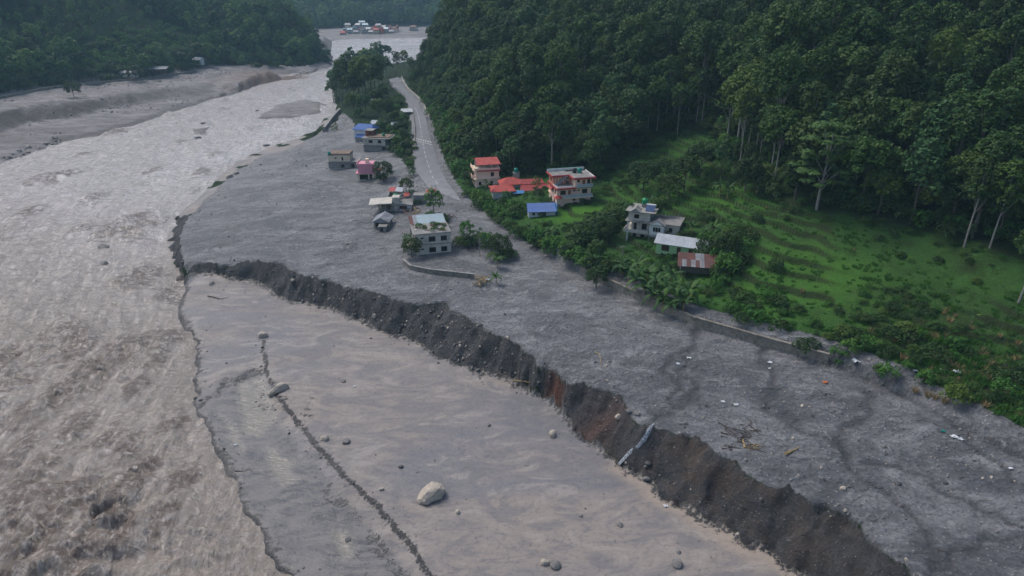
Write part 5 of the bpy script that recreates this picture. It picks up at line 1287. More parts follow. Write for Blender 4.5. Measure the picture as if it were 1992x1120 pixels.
shrubs('wayside_shrub', polyl([(1015,462),(1060,480),(1110,505),(1150,520),(1200,530)], 28, 7), 'dense green shrub on the bank above the debris road', 'shrubs on the bank above the debris road', s0=.8, s1=1.6)
shrubs('field_shrub', polyl([(1130,480),(1160,455),(1195,432),(1215,425)], 18, 8), 'dark shrub beside the concrete house', 'shrubs beside the concrete house', keys=('shrub_c', 'shrub_a'), s0=1.2, s1=2.2)
shrubs('field_shrub', polyl([(1360,500),(1400,480),(1440,470),(1400,545)], 20, 9), 'green shrub beyond the end of the long metal roof', 'shrubs beyond the metal roofed house', s0=.9, s1=1.8)
shrubs('slope_shrub', [(nr.uniform(1380, 1985), 0) for _ in range(0)], 'x', 'y')
sl_ = []
for _ in range(62):
    u = nr.uniform(1370, 1985); v = 640+(u-1370)*.33-nr.uniform(12, 110)**1.0*(1+.5*(u > 1700)); sl_.append((u, v))
for q0, q1, w_ in ((0,1450,'above the near end of the stone wall'),(1450,1600,'above the far end of the stone wall'),(1600,1720,'just past the end of the stone wall'),(1720,1860,'behind the dry reed tufts'),(1860,2100,'by the single bright banana plant')):
    for ks, ad in ((('shrub_a',), 'mid green'), (('shrub_b',), 'bright green'), (('shrub_c',), 'dark green')):
        shrubs('slope_shrub', [q for n_, q in enumerate(sl_) if q0 <= q[0] < q1 and n_ % 3 == ('mid green', 'bright green', 'dark green').index(ad)], ad+' wild shrub '+w_, 'wild shrubs on the overgrown slope above the wall', keys=ks, s0=.4, s1=1.15)
sl_ = [(nr.uniform(1430, 1980), nr.uniform(410, 560)) for _ in range(16)]
shrubs('field_bush', sl_, 'low bush standing in the green terraced fields', 'low bushes scattered over the terraced fields', keys=('shrub_c', 'shrub_a'), s0=.35, s1=.8)
shrubs('debris_shrub', [(898,478),(905,470),(914,480),(922,472),(941,470),(948,478),(956,486),(985,492),(978,505),(992,500),(960,508),(930,462)], 'leafy shrub rooted in debris between the stranded house and the banana plants', 'shrubs in the debris beside the stranded house', s0=.7, s1=1.3)
shrubs('debris_shrub', [(806,478),(798,488),(812,466),(795,472)], 'ragged shrub against the river side corner of the stranded house', 'shrubs against the stranded house corner', s0=.7, s1=1.1)
shrubs('debris_shrub', [(838,426),(856,428),(864,432),(780,380),(800,378),(812,396),(775,372),(742,352),(758,346)], 'small green shrub among the wrecked buildings', 'shrubs among the wrecked buildings', s0=.6, s1=1.2)
# named single trees
for u, v, k, s, lab in ((1588,408,'tiered',1.5,'pale green tiered spreading tree standing alone in front of the dark wood'),(746,350,'mango',.82,'round dark tree beside the pink house'),
    (653,268,'small',1.1,'lone thin tree standing in the grey debris near the river'),(846,420,'bright',.95,'bright green cone shaped tree behind the stranded house'),(802,500,'mango',.62,'scruffy tree leaning against the corner of the stranded house'),
    (908,474,'bright',.75,'leafy green tree just off the corner of the stranded house'),(934,498,'sparse',.75,'thin tree with a bare stem between the stranded house and the dark bush'),
    (972,500,'mango',.72,'dark rounded tree beside the banana clump on the debris'),(1250,372,'mango',1.05,'round dark tree behind the peach house in the fields'),(1400,352,'round_c',.85,'pale crowned tree at the mouth of the side valley'),
    (1330,372,'round_b',.8,'broad dark tree in the clump above the solar heater house'),(1300,390,'mango',.9,'dark low tree directly above the solar heater house'),(1360,345,'round_b',.8,'dark tree on the near edge of the side valley fields'),
    (1290,352,'mango',.8,'small dark tree on the side valley grass'),(1450,375,'round_b',.75,'dark tree above the small banana clump'),(1415,500,'mango',.75,'dark bush-like tree at the end of the metal roof'),
    (1180,470,'mango',.8,'dark tree left of the concrete house'),(1160,520,'round_a',.5,'small tree between the road bank and the concrete house'),(1130,462,'mango',.55,'low dark tree below the bright lawn'),
    (1160,560,'mango',.6,'green tree at the start of the old stone wall'),(1220,448,'round_c',.55,'green tree touching the back of the concrete house'),(1280,440,'round_a',.6,'green tree behind the flat roof of the concrete house'),
    (915,360,'mango',.6,'tree hiding the foot of the tower house'),(948,392,'small',1.1,'little tree by the corner of the bungalow'),(985,398,'bright',.5,'small green tree in front of the bungalow'),(1045,382,'small',1.,'slim tree between the bungalow and the peach house'),
    (1108,506,'mango',.5,'small rounded tree on the road bank'),(1096,500,'bright',.45,'bright rounded bush-like tree on the road bank'),(145,190,'mango',1.1,'lone dark tree at the edge of the far gravel terrace'),(265,158,'mango',1.3,'dark tree beside the open barn'),
    (1875,480,'tall_c',.95,'tall pale stemmed tree at the edge of the wood above the terraces'),(1925,482,'tall_a',.95,'leaning pale stemmed tree at the edge of the wood'),(1850,430,'tall_b',.85,'tall tree with bare stem in the dark wood edge'),
    (1980,590,'tall_a',.8,'tall tree cut by the picture edge above the slope'),(790,375,'mango',.6,'tree between the culvert and the wrecked block'),(1470,300,'tall_b',.9,'pale stemmed tree leading the row above the side valley'),(1318,262,'tall_a',.9,'first pale stemmed tree at the head of the side valley')):
    x, y, z = hit(u, v); tree('tree', k, (x, y, z), s, label=lab)

# ---- wooded hills across the river and far ahead (one mass each), with single trees where they stand out
PRF = {}
far_lab = {'far_a': 'tall hazy green tree on the far bank hillside', 'far_b': 'broad hazy green tree at the foot of the far bank hillside', 'far_c': 'narrow hazy green tree on the far bank hillside'}
gx_, gy_, gz_, gu_, gv_ = candidates((-900, -120, 330, 1250), 7.6, 9, 1300)
q = np.argsort(gy_+np.where((gu_ > 0) & (gv_ > 20), 0, 1e4)); sing = set(q[:45].tolist()); pts = []
for i in range(len(gx_)):
    k = int(nr.random()*3); s = float(np.clip(nr.normal(1.0, .2), .6, 1.5))*(.55 if vnoise(gx_[i:i+1]/60, gy_[i:i+1]/60, 401)[0] < .38 else 1)
    kk = 'far_'+'abc'[k]
    if i in sing:
        e = tree('hillside_tree', kk, (gx_[i], gy_[i], gz_[i]), s, label=far_lab[kk], group='trees on the far bank hillside: '+far_lab[kk].split()[0])
        PRF.setdefault(kk, [c for c in e.children])
    else:
        if inpoly([(120,165),(200,150),(400,118),(385,85),(330,45),(250,20),(200,60),(120,110)], gu_[i:i+1], gv_[i:i+1])[0]: pts.append((gx_[i], gy_[i], gz_[i]-1.5*s, s*.62, 3 if nr.random() < .8 else k))
        else: pts.append((gx_[i], gy_[i], gz_[i], s, k))
for kk in far_lab:
    if not PRF.get(kk): 
        e = tree('hillside_tree', kk, hit(330, 150), 1, label=far_lab[kk]+' near the barn'); PRF[kk] = list(e.children)
species('far_d', 4, ellclumps(12, 4.5, 4.6, 3.0, 1.3, 2.2, -.3), 14, .62, 'leafbright', 'bark', .2, 1)
_e = tree('hillside_tree', 'far_d', hit(318, 128), 1, label='bright green spreading tree in the clearing near the far open barn')
FP = [PRF['far_a'], PRF['far_b'], PRF['far_c'], list(_e.children)]
scatter('far_bank_forest', pts, FP, 'dense forest covering the hills on the far side of the river')
gx_, gy_, gz_, gu_, gv_ = candidates((-900, 1100, 1150, 2600), 15, 12, 2600)
pts = [(gx_[i], gy_[i], gz_[i]-2, nr.uniform(1.0, 2.0), int(nr.random()*3)) for i in range(len(gx_))]
scatter('distant_forest', pts, FP, 'blue hazy forest on the mountains beyond the village')

# ---- banana plants
def leaf_mesh(L, w, droop, seed):
    r = random.Random(seed); V, F = [], []; n = 7
    for i in range(n+1):
        t = i/n; ww = w*math.sin(min(1, t*1.15+.12)*pi*.93)**.6 if i < n else .03; x = L*(t-.12*t*t*droop); z = L*(.75*t-droop*.95*t*t)
        V += [(x, -ww, z-ww*.35+r.uniform(-.05, .05)), (x, 0, z), (x, ww, z-ww*.35+r.uniform(-.05, .05))]
    for i in range(n):
        for k in range(2): a = i*3+k; F.append((a, a+1, a+4, a+3))
    return mesh('leaf', V, F, M['banana'], True)
BL = [leaf_mesh(3.0, .42, .95, 1), leaf_mesh(2.6, .38, .6, 2), leaf_mesh(3.2, .45, 1.25, 3), leaf_mesh(2.2, .34, .25, 4)]
V, F = [], []; tube(V, F, (0, 0, -.5), (.08, .05, 2.2), .17, .11, 7); BSTEM = mesh('stem', V, F, M['straw'])
def banana(u, v, s, label, group=None, n=9):
    x, y, z = hit(u, v); e = empty('banana_plant', (x, y, z-.1), nr.random()*6.28, label=label, cat='banana plant', group=group); e.scale = (s, s, s*nr.uniform(.9, 1.2))
    link('stem', BSTEM, e)
    for k in range(n):
        c = link('leaf', BL[int(nr.random()*3)] if k < n-2 else BL[3], e); c.location = (.08, .05, 2.1+.05*k); c.rotation_euler = (0, -nr.uniform(0, .25), k*2.4+nr.normal()*.2)
for i, (u, v) in enumerate([(1222,548),(1236,566),(1252,582),(1270,596),(1288,606),(1308,612),(1328,608),(1240,538),(1258,552),(1276,570),(1296,584),(1316,588),(1340,590),(1284,548),(1304,560),(1210,535),]):
    banana(u, v, nr.uniform(1.15, 1.5), 'big dark banana plant in the dense clump on top of the stone wall', 'banana plants on top of the stone wall')
for u, v in ((1040,468),(1056,474),(1070,462),(1030,455)): banana(u, v, 1.0, 'banana plant on the road bank below the blue roofed shed', 'banana plants below the blue roofed shed')
for u, v in ((1372,470),(1388,462),(1404,470),(1390,480)): banana(u, v, 1.05, 'yellow-green banana plant in the clump behind the metal roof', 'banana plants behind the metal roof')
for u, v in ((1415,385),(1400,380),(1472,374),(1268,410),(1280,400)): banana(u, v, 1.1, 'banana plant at the edge of the wood above the fields', 'banana plants at the wood edge')
banana(968, 520, 1.0, 'upright banana plant beside the dark tree in the debris'); banana(966, 552, .85, 'flattened banana plant next to the heap of planks', n=7)
banana(1890, 628, .8, 'single bright banana plant alone on the overgrown slope', n=6); banana(885, 330, 1.0, 'banana plant among the shrubs beside the road'); banana(1345, 455, .9, 'small banana plant at the back corner of the concrete house')

# ---- grass tufts over the fields
def tuft(n, h, sp, mat):
    V, F = [], []
    for i in range(n):
        a = nr.random()*6.28; q = sp*nr.random()**.5; x, y = cos(a)*q, sin(a)*q; hh = h*nr.uniform(.5, 1.1); b = nr.random()*6.28; w = .09; lx, ly = nr.normal()*.35*h, nr.normal()*.35*h
        k = len(V); V += [(x-cos(b)*w, y-sin(b)*w, -.1), (x+cos(b)*w, y+sin(b)*w, -.1), (x+lx, y+ly, hh)]; F.append((k, k+1, k+2))
    return mesh('blades', V, F, mat)
T1 = tuft(55, .65, .75, M['leafbright']); T2 = tuft(60, 1.0, .9, M['leafbright']); T3 = tuft(30, 1.5, .4, M['straw'])
prot = []
for u, v, me, lab in ((1500,640,T1,'short bright grass tuft above the old wall'),(1760,690,T2,'rank dark grass tuft on the overgrown slope'),(1780,762,T3,'dry straw coloured reed tuft on the ledge beside the debris')):
    e = empty('grass_tuft', hit(u, v), 0, label=lab, cat='grass tuft'); prot.append([link('blades', me, e)])
for u, v in ((1820,775),(1805,770),(1838,782)): 
    e = empty('reed_tuft', hit(u, v), 0, label='dry reed tuft standing on the grey ledge at the slope foot', cat='grass tuft', group='dry reed tufts on the ledge'); link('blades', T3, e)
r = np.random.default_rng(21); n = 60000; x = r.uniform(-40, 260, n); y = r.uniform(70, 420, n)
iy = np.clip(np.searchsorted(YS, y), 0, NY-1); ix = np.clip(np.round((x/(np.maximum(y, 0)+80)+1.12)/2.24*(NX-1)).astype(int), 0, NX-1)
f = y*CP+(CAM_H-15)*SP; u = 996+FPX*x/f
k = (zone[iy, ix] == 4) & (u < 2100) & (lush[iy, ix] < .55); x, y = x[k], y[k]; z = Z(x, y); rg = rough_ground[iy, ix][k]
den = fbm(x/12, y/12, 501, 3); keep = (r.random(len(x)) < np.clip(.22+.9*den+.55*rg, .06, 1)); x, y, z, rg = x[keep], y[keep], z[keep], rg[keep]
pts = [(x[i], y[i], z[i], r.uniform(.35, .8)*(1+.8*rg[i]), 2 if (rg[i] > .35 and r.random() < .16) else 1 if r.random() < .35+.5*rg[i] else (0 if r.random() < .985 else 2)) for i in range(len(x))][:10000]
scatter('field_grass', pts, prot, 'rough green grass over the terraced fields and slope', tilt=.1)
n = 9000; x = r.uniform(-20, 240, n); y = r.uniform(80, 330, n); iy = np.clip(np.searchsorted(YS, y), 0, NY-1); ix = np.clip(np.round((x/(y+80)+1.12)/2.24*(NX-1)).astype(int), 0, NX-1)
k = (zone[iy, ix] == 4) & (lush[iy, ix] < .4) & (fbm(x/16, y/16, 511, 3)+.5*rough_ground[iy, ix] > .12); x, y = x[k], y[k]
FIELDS = [(x[i], y[i], float(Zf(x[i], y[i]))-.15, r.uniform(.22, .62), int(r.random()*3)) for i in range(len(x))][:1500]
# undergrowth below the wood and along its edge
n = 26000; x = r.uniform(-70, 330, n); y = r.uniform(80, 620, n); iy = np.clip(np.searchsorted(YS, y), 0, NY-1); ix = np.clip(np.round((x/(y+80)+1.12)/2.24*(NX-1)).astype(int), 0, NX-1); z = Z(x, y)
f = y*CP+(CAM_H-z)*SP; u = 996+FPX*x/f; k = (zone[iy, ix] == 5) & (u < 2080) & (z > 3) & (z < 60); x, y, z = x[k], y[k], z[k]
k = (dline(RW, x, y) > 2.5) & (dline(RL[:8], x, y) > 4.5) & ~inpoly(P_ROAD, x, y); x, y, z = x[k], y[k], z[k]; k = visible(x, y, z+4, 3); x, y, z = x[k], y[k], z[k]
SB = []
for key in ('shrub_a', 'shrub_b', 'shrub_c'):
    SB.append([next(o for o in bpy.data.objects if o.name.startswith('foliage') and o.data == SPEC[key][1])])
scatter('undergrowth', [(x[i], y[i], z[i]-.3, r.uniform(.6, 1.7), [0, 2, 0, 2, 1][int(r.random()*5)]) for i in range(len(x))][:9000], SB, 'leafy undergrowth below the forest and along the road', tilt=.1)
scatter('field_scrub', FIELDS, SB, 'rank weeds and low scrub in patches over the fields', tilt=.1)
# far bank scrub line
n = 5000; x = r.uniform(-620, -170, n); y = r.uniform(380, 800, n); iy = np.clip(np.searchsorted(YS, y), 0, NY-1); ix = np.clip(np.round((x/(y+80)+1.12)/2.24*(NX-1)).astype(int), 0, NX-1); z = Z(x, y)
k = (zone[iy, ix] == 5) & (dline(LG, x, y) < 45); x, y, z = x[k], y[k], z[k]
scatter('bank_scrub', [(x[i], y[i], z[i]-.3, r.uniform(1.2, 2.6), int(r.random()*3)) for i in range(len(x))], SB, 'green scrub along the foot of the far bank', tilt=.1)
# ------------------------------------------------------------------ stones
def rock_mesh(name, seed, mat, flat=.65, sub=2):
    import bmesh
    bm = bmesh.new(); bmesh.ops.create_icosphere(bm, subdivisions=sub, radius=1.0); rr = random.Random(seed)
    cuts = [(Vector((rr.gauss(0, 1), rr.gauss(0, 1), rr.gauss(0, 1))).normalized(), rr.uniform(.55, .9)) for _ in range(9)]
    for v in bm.verts:
        for nn, dd in cuts:
            t = v.co.dot(nn)-dd
            if t > 0: v.co -= nn*t*.9
        v.co += v.co*rr.uniform(-.04, .04); v.co.z *= flat
    me = bpy.data.meshes.new(name); bm.to_mesh(me); bm.free(); me.materials.append(mat); return me
M['palerock'] = simple('pale_boulder', (.33, .29, .24), .8, .2, .9, .05, dirt=(.20, .17, .14), dirt_amt=.7, dscale=.9)
M['greyrock'] = simple('grey_stone', (.15, .142, .135), .8, .3, 1.2, .04, dirt=(.08, .08, .085), dirt_amt=.6)
M['darkrock'] = simple('wet_dark_stone', (.05, .05, .052), .55, .3, 1.5, .04)
ROCKP = [rock_mesh('stone', i, M['palerock'], .9, 3) for i in range(2)]; ROCKG = [rock_mesh('stone', 10+i, M['greyrock']) for i in range(3)]; ROCKD = [rock_mesh('stone', 20+i, M['darkrock'], .6) for i in range(2)]
ROCKBIG = rock_mesh('boulder', 4, M['palerock'], .78, 3)
def rock(u, v, s, mats, label, group=None, name='boulder', sx=1., rz=None, dz=.0):
    x, y, z = hit(u, v); o = link(name, mats[int(nr.random()*len(mats))], loc=(x, y, z+s*.22+dz)); o.scale = (s*sx, s, s*nr.uniform(.8, 1.1)); o.rotation_euler = (nr.normal()*.15, nr.normal()*.15, nr.random()*6.28 if rz is None else rz)
    return tag(o, label, 'boulder', group)
rock(838, 966, 2.3, [ROCKBIG], 'largest pale boulder lying alone on the mud flat', sx=1.1, rz=.2)
rock(541, 760, 1.45, [ROCKBIG], 'long pale boulder at the corner of the dark scarp', sx=1.6, rz=.55)
for u, v, s, m, lab in ((512,654,1.25,ROCKP,'pale block at the upper end of the dark scarp'),(631,854,.9,ROCKP,'left of two small pale stones between scarp and mud'),(673,860,.85,ROCKG,'right of two small stones with a sunken hollow behind'),
    (1074,846,.95,ROCKP,'flat pale rock half buried below the brown bank'),(742,952,.45,ROCKP,'small stone up slope of the largest boulder'),(890,997,.5,ROCKP,'small round stone to the right of the largest boulder'),
    (780,908,.5,ROCKD,'small dark stone above the largest boulder'),(1060,1096,.7,ROCKP,'pale stone of the pair at the bottom edge'),(1080,1100,1.0,ROCKG,'wide grey stone of the pair at the bottom edge'),
    (1318,1098,1.0,ROCKG,'grey flat stone near the bottom edge below the bank'),(1206,1022,.55,ROCKG,'grey stone alone on the lower mud'),(1258,932,.7,ROCKG,'grey stone at the foot of the cascade'),
    (852,706,.4,ROCKG,'small stone where the bank turns'),(668,742,.6,ROCKG,'faint flat stone in the middle of the upper mud'),(1130,1004,.4,ROCKG,'small stone on the mud below the flat pale rock'),(1320,1075,.4,ROCKG,'dark little stone above the flat grey stone'),
    (676,1050,.6,ROCKG,'stone in the puddles of the lower bench'),(412,552,.8,ROCKP,'pale snag-like rock at the upper corner of the mud flat'),(447,345,1.6,ROCKP,'pale rock heap on the silty margin by the river'),(460,338,1.3,ROCKG,'grey rock beside the pale heap on the silty margin')):
    rock(u, v, s, m, lab)
for u, v, s, lab in ((205,482,1.9,'dark wet boulder breaking the river surface'),(203,514,1.3,'low dark slab awash below the river boulder'),(396,240,1.6,'dark rock in the distant riffle'),(385,268,1.8,'dark rocks at the tip of the river bar'),(520,283,1.5,'dark stone at the waterline near the bright riffle'),(500,215,1.2,'dark stone on the river island')):
    x, y, z = W(u, v, .2); o = link('river_rock', ROCKD[0], loc=(x, y, .35)); o.scale = (s*1.4, s, s*.8); o.rotation_euler = (0, .1, nr.random()*6); tag(o, lab, 'boulder')
# stones of the eroded bank: the larger ones singly, the rest as one mass
def zone_pts(zs, n, x0, x1, y0, y1, seed, vis=2.):
    r = np.random.default_rng(seed); x = r.uniform(x0, x1, n); y = r.uniform(y0, y1, n)
    iy = np.clip(np.searchsorted(YS, y), 0, NY-1); ix = np.clip(np.round((x/(np.maximum(y, 0)+80)+1.12)/2.24*(NX-1)).astype(int), 0, NX-1)
    k = np.isin(zone[iy, ix], zs); x, y = x[k], y[k]; return x, y, Z(x, y)
x, y, z = zone_pts([2], 26000, -110, 75, 55, 205, 31)
pu, pv = [], []
f = y*CP-(z-CAM_H)*SP; pu = 996+FPX*x/f
sz = np.clip(r.lognormal(-1.75, .5, len(x)), .09, .62)*np.where(pu < 1100, 1.15, .7)
dens_ = np.where((pu > 560) & (pu < 1000), 1., .35); k = r.random(len(x)) < dens_; x, y, z, sz, pu = x[k], y[k], z[k], sz[k], pu[k]
o_ = np.argsort(-sz*1.0)
for i in o_[:150]:
    big = sz[i]; o = link('bank_stone', (ROCKG+ROCKP)[int(nr.random()*3.3)], loc=(x[i], y[i], z[i]+big*.25)); o.scale = (big*1.1, big*.9, big); o.rotation_euler = (nr.random()*3, nr.random()*3, nr.random()*6)
    tag(o, 'rounded grey stone sticking out of the dark eroded bank', 'stone', 'single stones in the eroded bank')
rp = []
for i, (u, v, me, lab) in enumerate(((1240,806,ROCKG[0],'grey stone on the lip of the bank above the cascade'),(1222,800,ROCKG[1],'second grey stone on the bank lip left of the cascade'),(1203,812,ROCKP[0],'pale stone low in the dark hollow left of the cascade'),(1262,1082-180,ROCKD[0],'dark stone beside the cascade foot'))):
    X, Y, Zz = hit(u, v); o = link('stone', me, loc=(X, Y, Zz+.15)); o.scale = (.7, .6, .6); tag(o, lab, 'stone'); rp.append([o])
rest = o_[150:]
scatter('bank_gravel', [(x[i], y[i], z[i]+sz[i]*.15, sz[i]*.75, int(r.random()*3.15)) for i in rest][:14000], rp, 'loose stones and gravel in the eroded bank', tilt=.8)
x, y, z = zone_pts([3], 42000, -140, 130, 60, 400, 33); d_ = vnoise(x/9, y/9, 77)*.6+vnoise(x/30, y/30, 78)*.4; k = r.random(len(x)) < np.clip((d_-.38)*2.6, .03, 1); x, y, z = x[k], y[k], z[k]
s = np.clip(r.lognormal(-2.0, .5, len(x)), .06, .55)
scatter('plain_gravel', [(x[i], y[i], z[i]+s[i]*.1, s[i], [0, 1, 1, 0, 1, 3, 0, 1, 0, 2][int(r.random()*10)]) for i in range(len(x))][:12000], rp, 'scattered stones over the grey debris plain', tilt=.8)
x, y, z = zone_pts([1], 9000, -110, 90, 40, 190, 35); ds = np.minimum(dline(SCL, x, y), np.minimum(dline(SHORE[:16], x, y), dline(CB, x, y)*.8)); k = r.random(len(x)) < np.exp(-ds/1.6)+.02; x, y, z = x[k], y[k], z[k]
s = np.clip(r.lognormal(-2.0, .5, len(x)), .06, .4)
scatter('mud_pebbles', [(x[i], y[i], z[i]+.02, s[i], [3, 3, 0, 1][int(r.random()*4)]) for i in range(len(x))], rp, 'pebbles along the mud scarps and the waterline', tilt=.5)
x, y, z = zone_pts([6], 16000, -420, -80, 230, 800, 37); k = (z > .6) & (r.random(len(x)) < np.clip((vnoise(x/20, y/20, 79)-.35)*2, .02, 1)); x, y, z = x[k], y[k], z[k]
s = np.clip(r.lognormal(-1.1, .5, len(x)), .2, 1.6)
scatter('terrace_stones', [(x[i], y[i], z[i]+.05, s[i], [0, 1, 2, 3][int(r.random()*4)]) for i in range(len(x))][:6000], rp, 'stones strewn over the far gravel terrace', tilt=.6)
# white stones along the far river bank
for i in range(26):
    u = nr.uniform(0, 130); v = 312-u*.33+nr.normal()*5; rock(u, v, nr.uniform(.6, 1.3), ROCKP+ROCKG, 'light stone in the row of rocks along the far waterline', 'rocks along the far waterline', 'bank_rock')

# ------------------------------------------------------------------ driftwood, planks, litter
def branch(u, v, L, yaw, label, mat='dead', group=None, forks=2, r0=.12, dz=.12):
    x, y, z = hit(u, v); V, F = [], []; p = Vector((-L/2, 0, dz)); a = 0; rr = r0; n = 6; P = [p.copy()]
    for k in range(n):
        a += nr.normal()*.25; q = p+Vector((cos(a)*L/n, sin(a)*L/n, nr.normal()*.06)); tube(V, F, p, q, rr, rr*.82, 6); rr *= .82; p = q; P.append(p.copy())
    for k in range(forks):
        i = 2+int(nr.random()*3); b = nr.choice([-1, 1])*nr.uniform(.5, 1.0); tube(V, F, P[i], P[i]+Vector((cos(b)*L*.25, sin(b)*L*.25, .15)), r0*.45, r0*.2, 5)
    o = link('branch', mesh('branch', V, F, M[mat]), loc=(x, y, z)); o.rotation_euler = (0, 0, R(yaw)); return tag(o, label, 'branch', group)
branch(432, 580, 9, -15, 'long crooked dark branch lying on the upper mud flat', r0=.16, forks=3); branch(485, 915, 5, 5, 'thin dark branch on the wet lower bench', r0=.09)
branch(1020, 744, 5, -15, 'pale bleached log at the foot of the bank', 'yellowwood', r0=.16, forks=0); branch(1185, 696, 7, -40, 'yellowish thin pole lying on the plain above the bank', 'yellowwood', forks=1, r0=.10)
branch(1442, 862, 2.6, 100, 'short bright cut log standing out among dark driftwood', 'yellowwood', forks=0, r0=.2); branch(1548, 885, 3.2, -8, 'brown log lying on the plain near the bank edge', 'straw', forks=0, r0=.28)
for i in range(30):
    branch(1405+nr.random()*75, 825+nr.random()*52, nr.uniform(1.2, 3.6), nr.uniform(-70, 20), 'dark broken branch in the driftwood heap near the bank edge', group='driftwood near the bank edge', forks=int(nr.random()*2), r0=.10)
for i in range(8): branch(1460+nr.random()*30, 866+nr.random()*12, nr.uniform(1.2, 2.2), nr.uniform(-30, 30), 'yellow split stick beside the driftwood heap', 'yellowwood', 'yellow sticks by the driftwood', 0, .07)
for i in range(18): branch(nr.uniform(1330, 1400), nr.uniform(680, 830), nr.uniform(.8, 2.5), nr.uniform(-90, 90), 'small twig caught along the runnel', group='twigs along the runnel', forks=1, r0=.06)
for i in range(14): branch(nr.uniform(1600, 1980), nr.uniform(780, 1090), nr.uniform(1, 3.2), nr.uniform(-50, 10), 'dark stick lying on the near debris plain', group='sticks on the near debris plain', forks=1, r0=.07)
for i in range(10): branch(nr.uniform(560, 760), nr.uniform(410, 520), nr.uniform(1.5, 3.5), nr.uniform(-30, 30), 'dark stick lying on the plain before the hamlet', group='sticks on the plain before the hamlet', forks=1, r0=.09)
def planks(u, v, n, spread, L, label, mats=('yellowwood', 'planks', 'straw')):
    x, y, z = hit(u, v); e = empty('plank_heap', (x, y, z), 0, label=label, cat='wood heap')
    for k in range(n):
        c = part('plank', M[mats[k % len(mats)]], [(-L/2*nr.uniform(.5, 1), L/2*nr.uniform(.5, 1), -.1, .1, -.04, .05)], e)
        c.location = (nr.normal()*spread, nr.normal()*spread, .2+k*.045); c.rotation_euler = (nr.normal()*.3, nr.normal()*.25, nr.random()*6.28)
planks(935, 552, 34, 1.0, 2.6, 'tangled heap of yellow planks and straw beside the flattened banana plant'); planks(742, 398, 18, 1.6, 3.2, 'heap of broken boards around the ruined frame house', ('planks', 'brick', 'dead'))
planks(800, 410, 22, 2.0, 3.5, 'long broken rafters between the wrecked block and the cottage', ('planks', 'brick', 'yellowwood')); planks(868, 424, 20, 1.6, 2.8, 'reddish boards and rubble behind the stranded house', ('brick', 'rubble', 'planks'))
planks(800, 345, 16, 1.5, 3., 'grey boards piled below the road verge', ('planks', 'dead', 'masonry'))
M['litter'] = simple('white_litter', (.5, .52, .53), .6, .1); M['orange'] = simple('orange_litter', (.55, .16, .05), .6, .1)
def litter(u, v, s, mt, label):
    x, y, z = hit(u, v); V = []; F = []; n = 4
    for i in range(n+1):
        for j in range(n+1): V.append(((i/n-.5)*s*1.4+nr.normal()*.06*s, (j/n-.5)*s+nr.normal()*.06*s, .12+abs(nr.normal())*.22*s))
    for i in range(n):
        for j in range(n): a = i*(n+1)+j; F.append((a, a+n+1, a+n+2, a+1))
    me = mesh('sheet', V, F, M[mt]); o = link('plastic_sheet', me, loc=(x, y, z)); m_ = o.modifiers.new('thick', 'SOLIDIFY'); m_.thickness = .05; tag(o, label, 'litter')
for u, v, s, mt, lab in ((1855,850,.7,'litter','larger white bag of the group below the reeds'),(1867,855,.7,'litter','white bag beside the larger one below the reeds'),(1834,839,.5,'teal','small green-white scrap left of the white bags'),(1965,912,.45,'litter','white scrap near the picture edge on the plain'),
    (1605,745,.7,'orange','orange scrap alone on the debris plain'),(1497,706,.6,'litter','white scrap at the head of a runnel'),(1497,717,.4,'litter','tiny white scrap just below another at the runnel'),(1432,788,.55,'litter','white scrap above the driftwood heap'),(1406,782,.5,'litter','pale scrap near the runnel bend'),
    (1340,697,.6,'litter','white scrap close below the stone wall end'),(1319,708,.5,'litter','white scrap by the runnel source'),(1665,705,.9,'litter','pale rag on the slope foot'),(1835,720,.8,'litter','pale stone-like rag on the overgrown slope'),(1862,724,.9,'litter','whitish rag on the overgrown slope right of another'),
    (1780,722,.6,'litter','small pale rag at the slope foot'),(948,545,.9,'litter','white sheet on the heap by the flattened banana plant'),(690,752,.4,'litter','pale fragment on the upper mud'),(458,866,.4,'litter','white fragment on the wet bench'),(1295,985,.5,'litter','white fragment below the bank on the sand strip')):
    litter(u, v, s, mt, lab)
# cascade of water down the bank
def stream(name, pts, w, label):
    P = [hit(u, v) for u, v in pts]; P = dens(P, .7); n = len(P); V = []; F = []
    A = off(P, 1, 0); 
    for i, p in enumerate(P):
        nx, ny = A[i][0]-p[0], A[i][1]-p[1]; ww = w*(.7+.6*nr.random())
        for k in (-1, -.3, .35, 1): X = p[0]+nx*ww*k+nr.normal()*.06; Y = p[1]+ny*ww*k; V.append((X, Y, Zf(X, Y)+.10+(.12 if abs(k) < .9 else -.05)+nr.random()*.08))
    for i in range(n-1):
        for k in range(3): a = i*4+k; F.append((a, a+1, a+5, a+4))
    o = link(name, mesh(name, V, F, M['cascade'], True)); return tag(o, kind='structure', label=label)
m, nt, b = NT('running_water'); g = G(nt); n_ = g.noise(3.5, 6, .75, 1.0)
g.l(g.mix(g.ramp(n_, [(.42, 0.), (.62, 1.)]), (.06, .065, .075), (.42, .46, .50)), b.inputs['Base Color']); b.inputs['Roughness'].default_value = .15; g.l(g.bump(n_, .2, .8), b.inputs['Normal']); M['cascade'] = m
stream('cascade_water', [(1272,826),(1262,838),(1256,852),(1242,868),(1226,880),(1214,892),(1204,905)], .26, None)
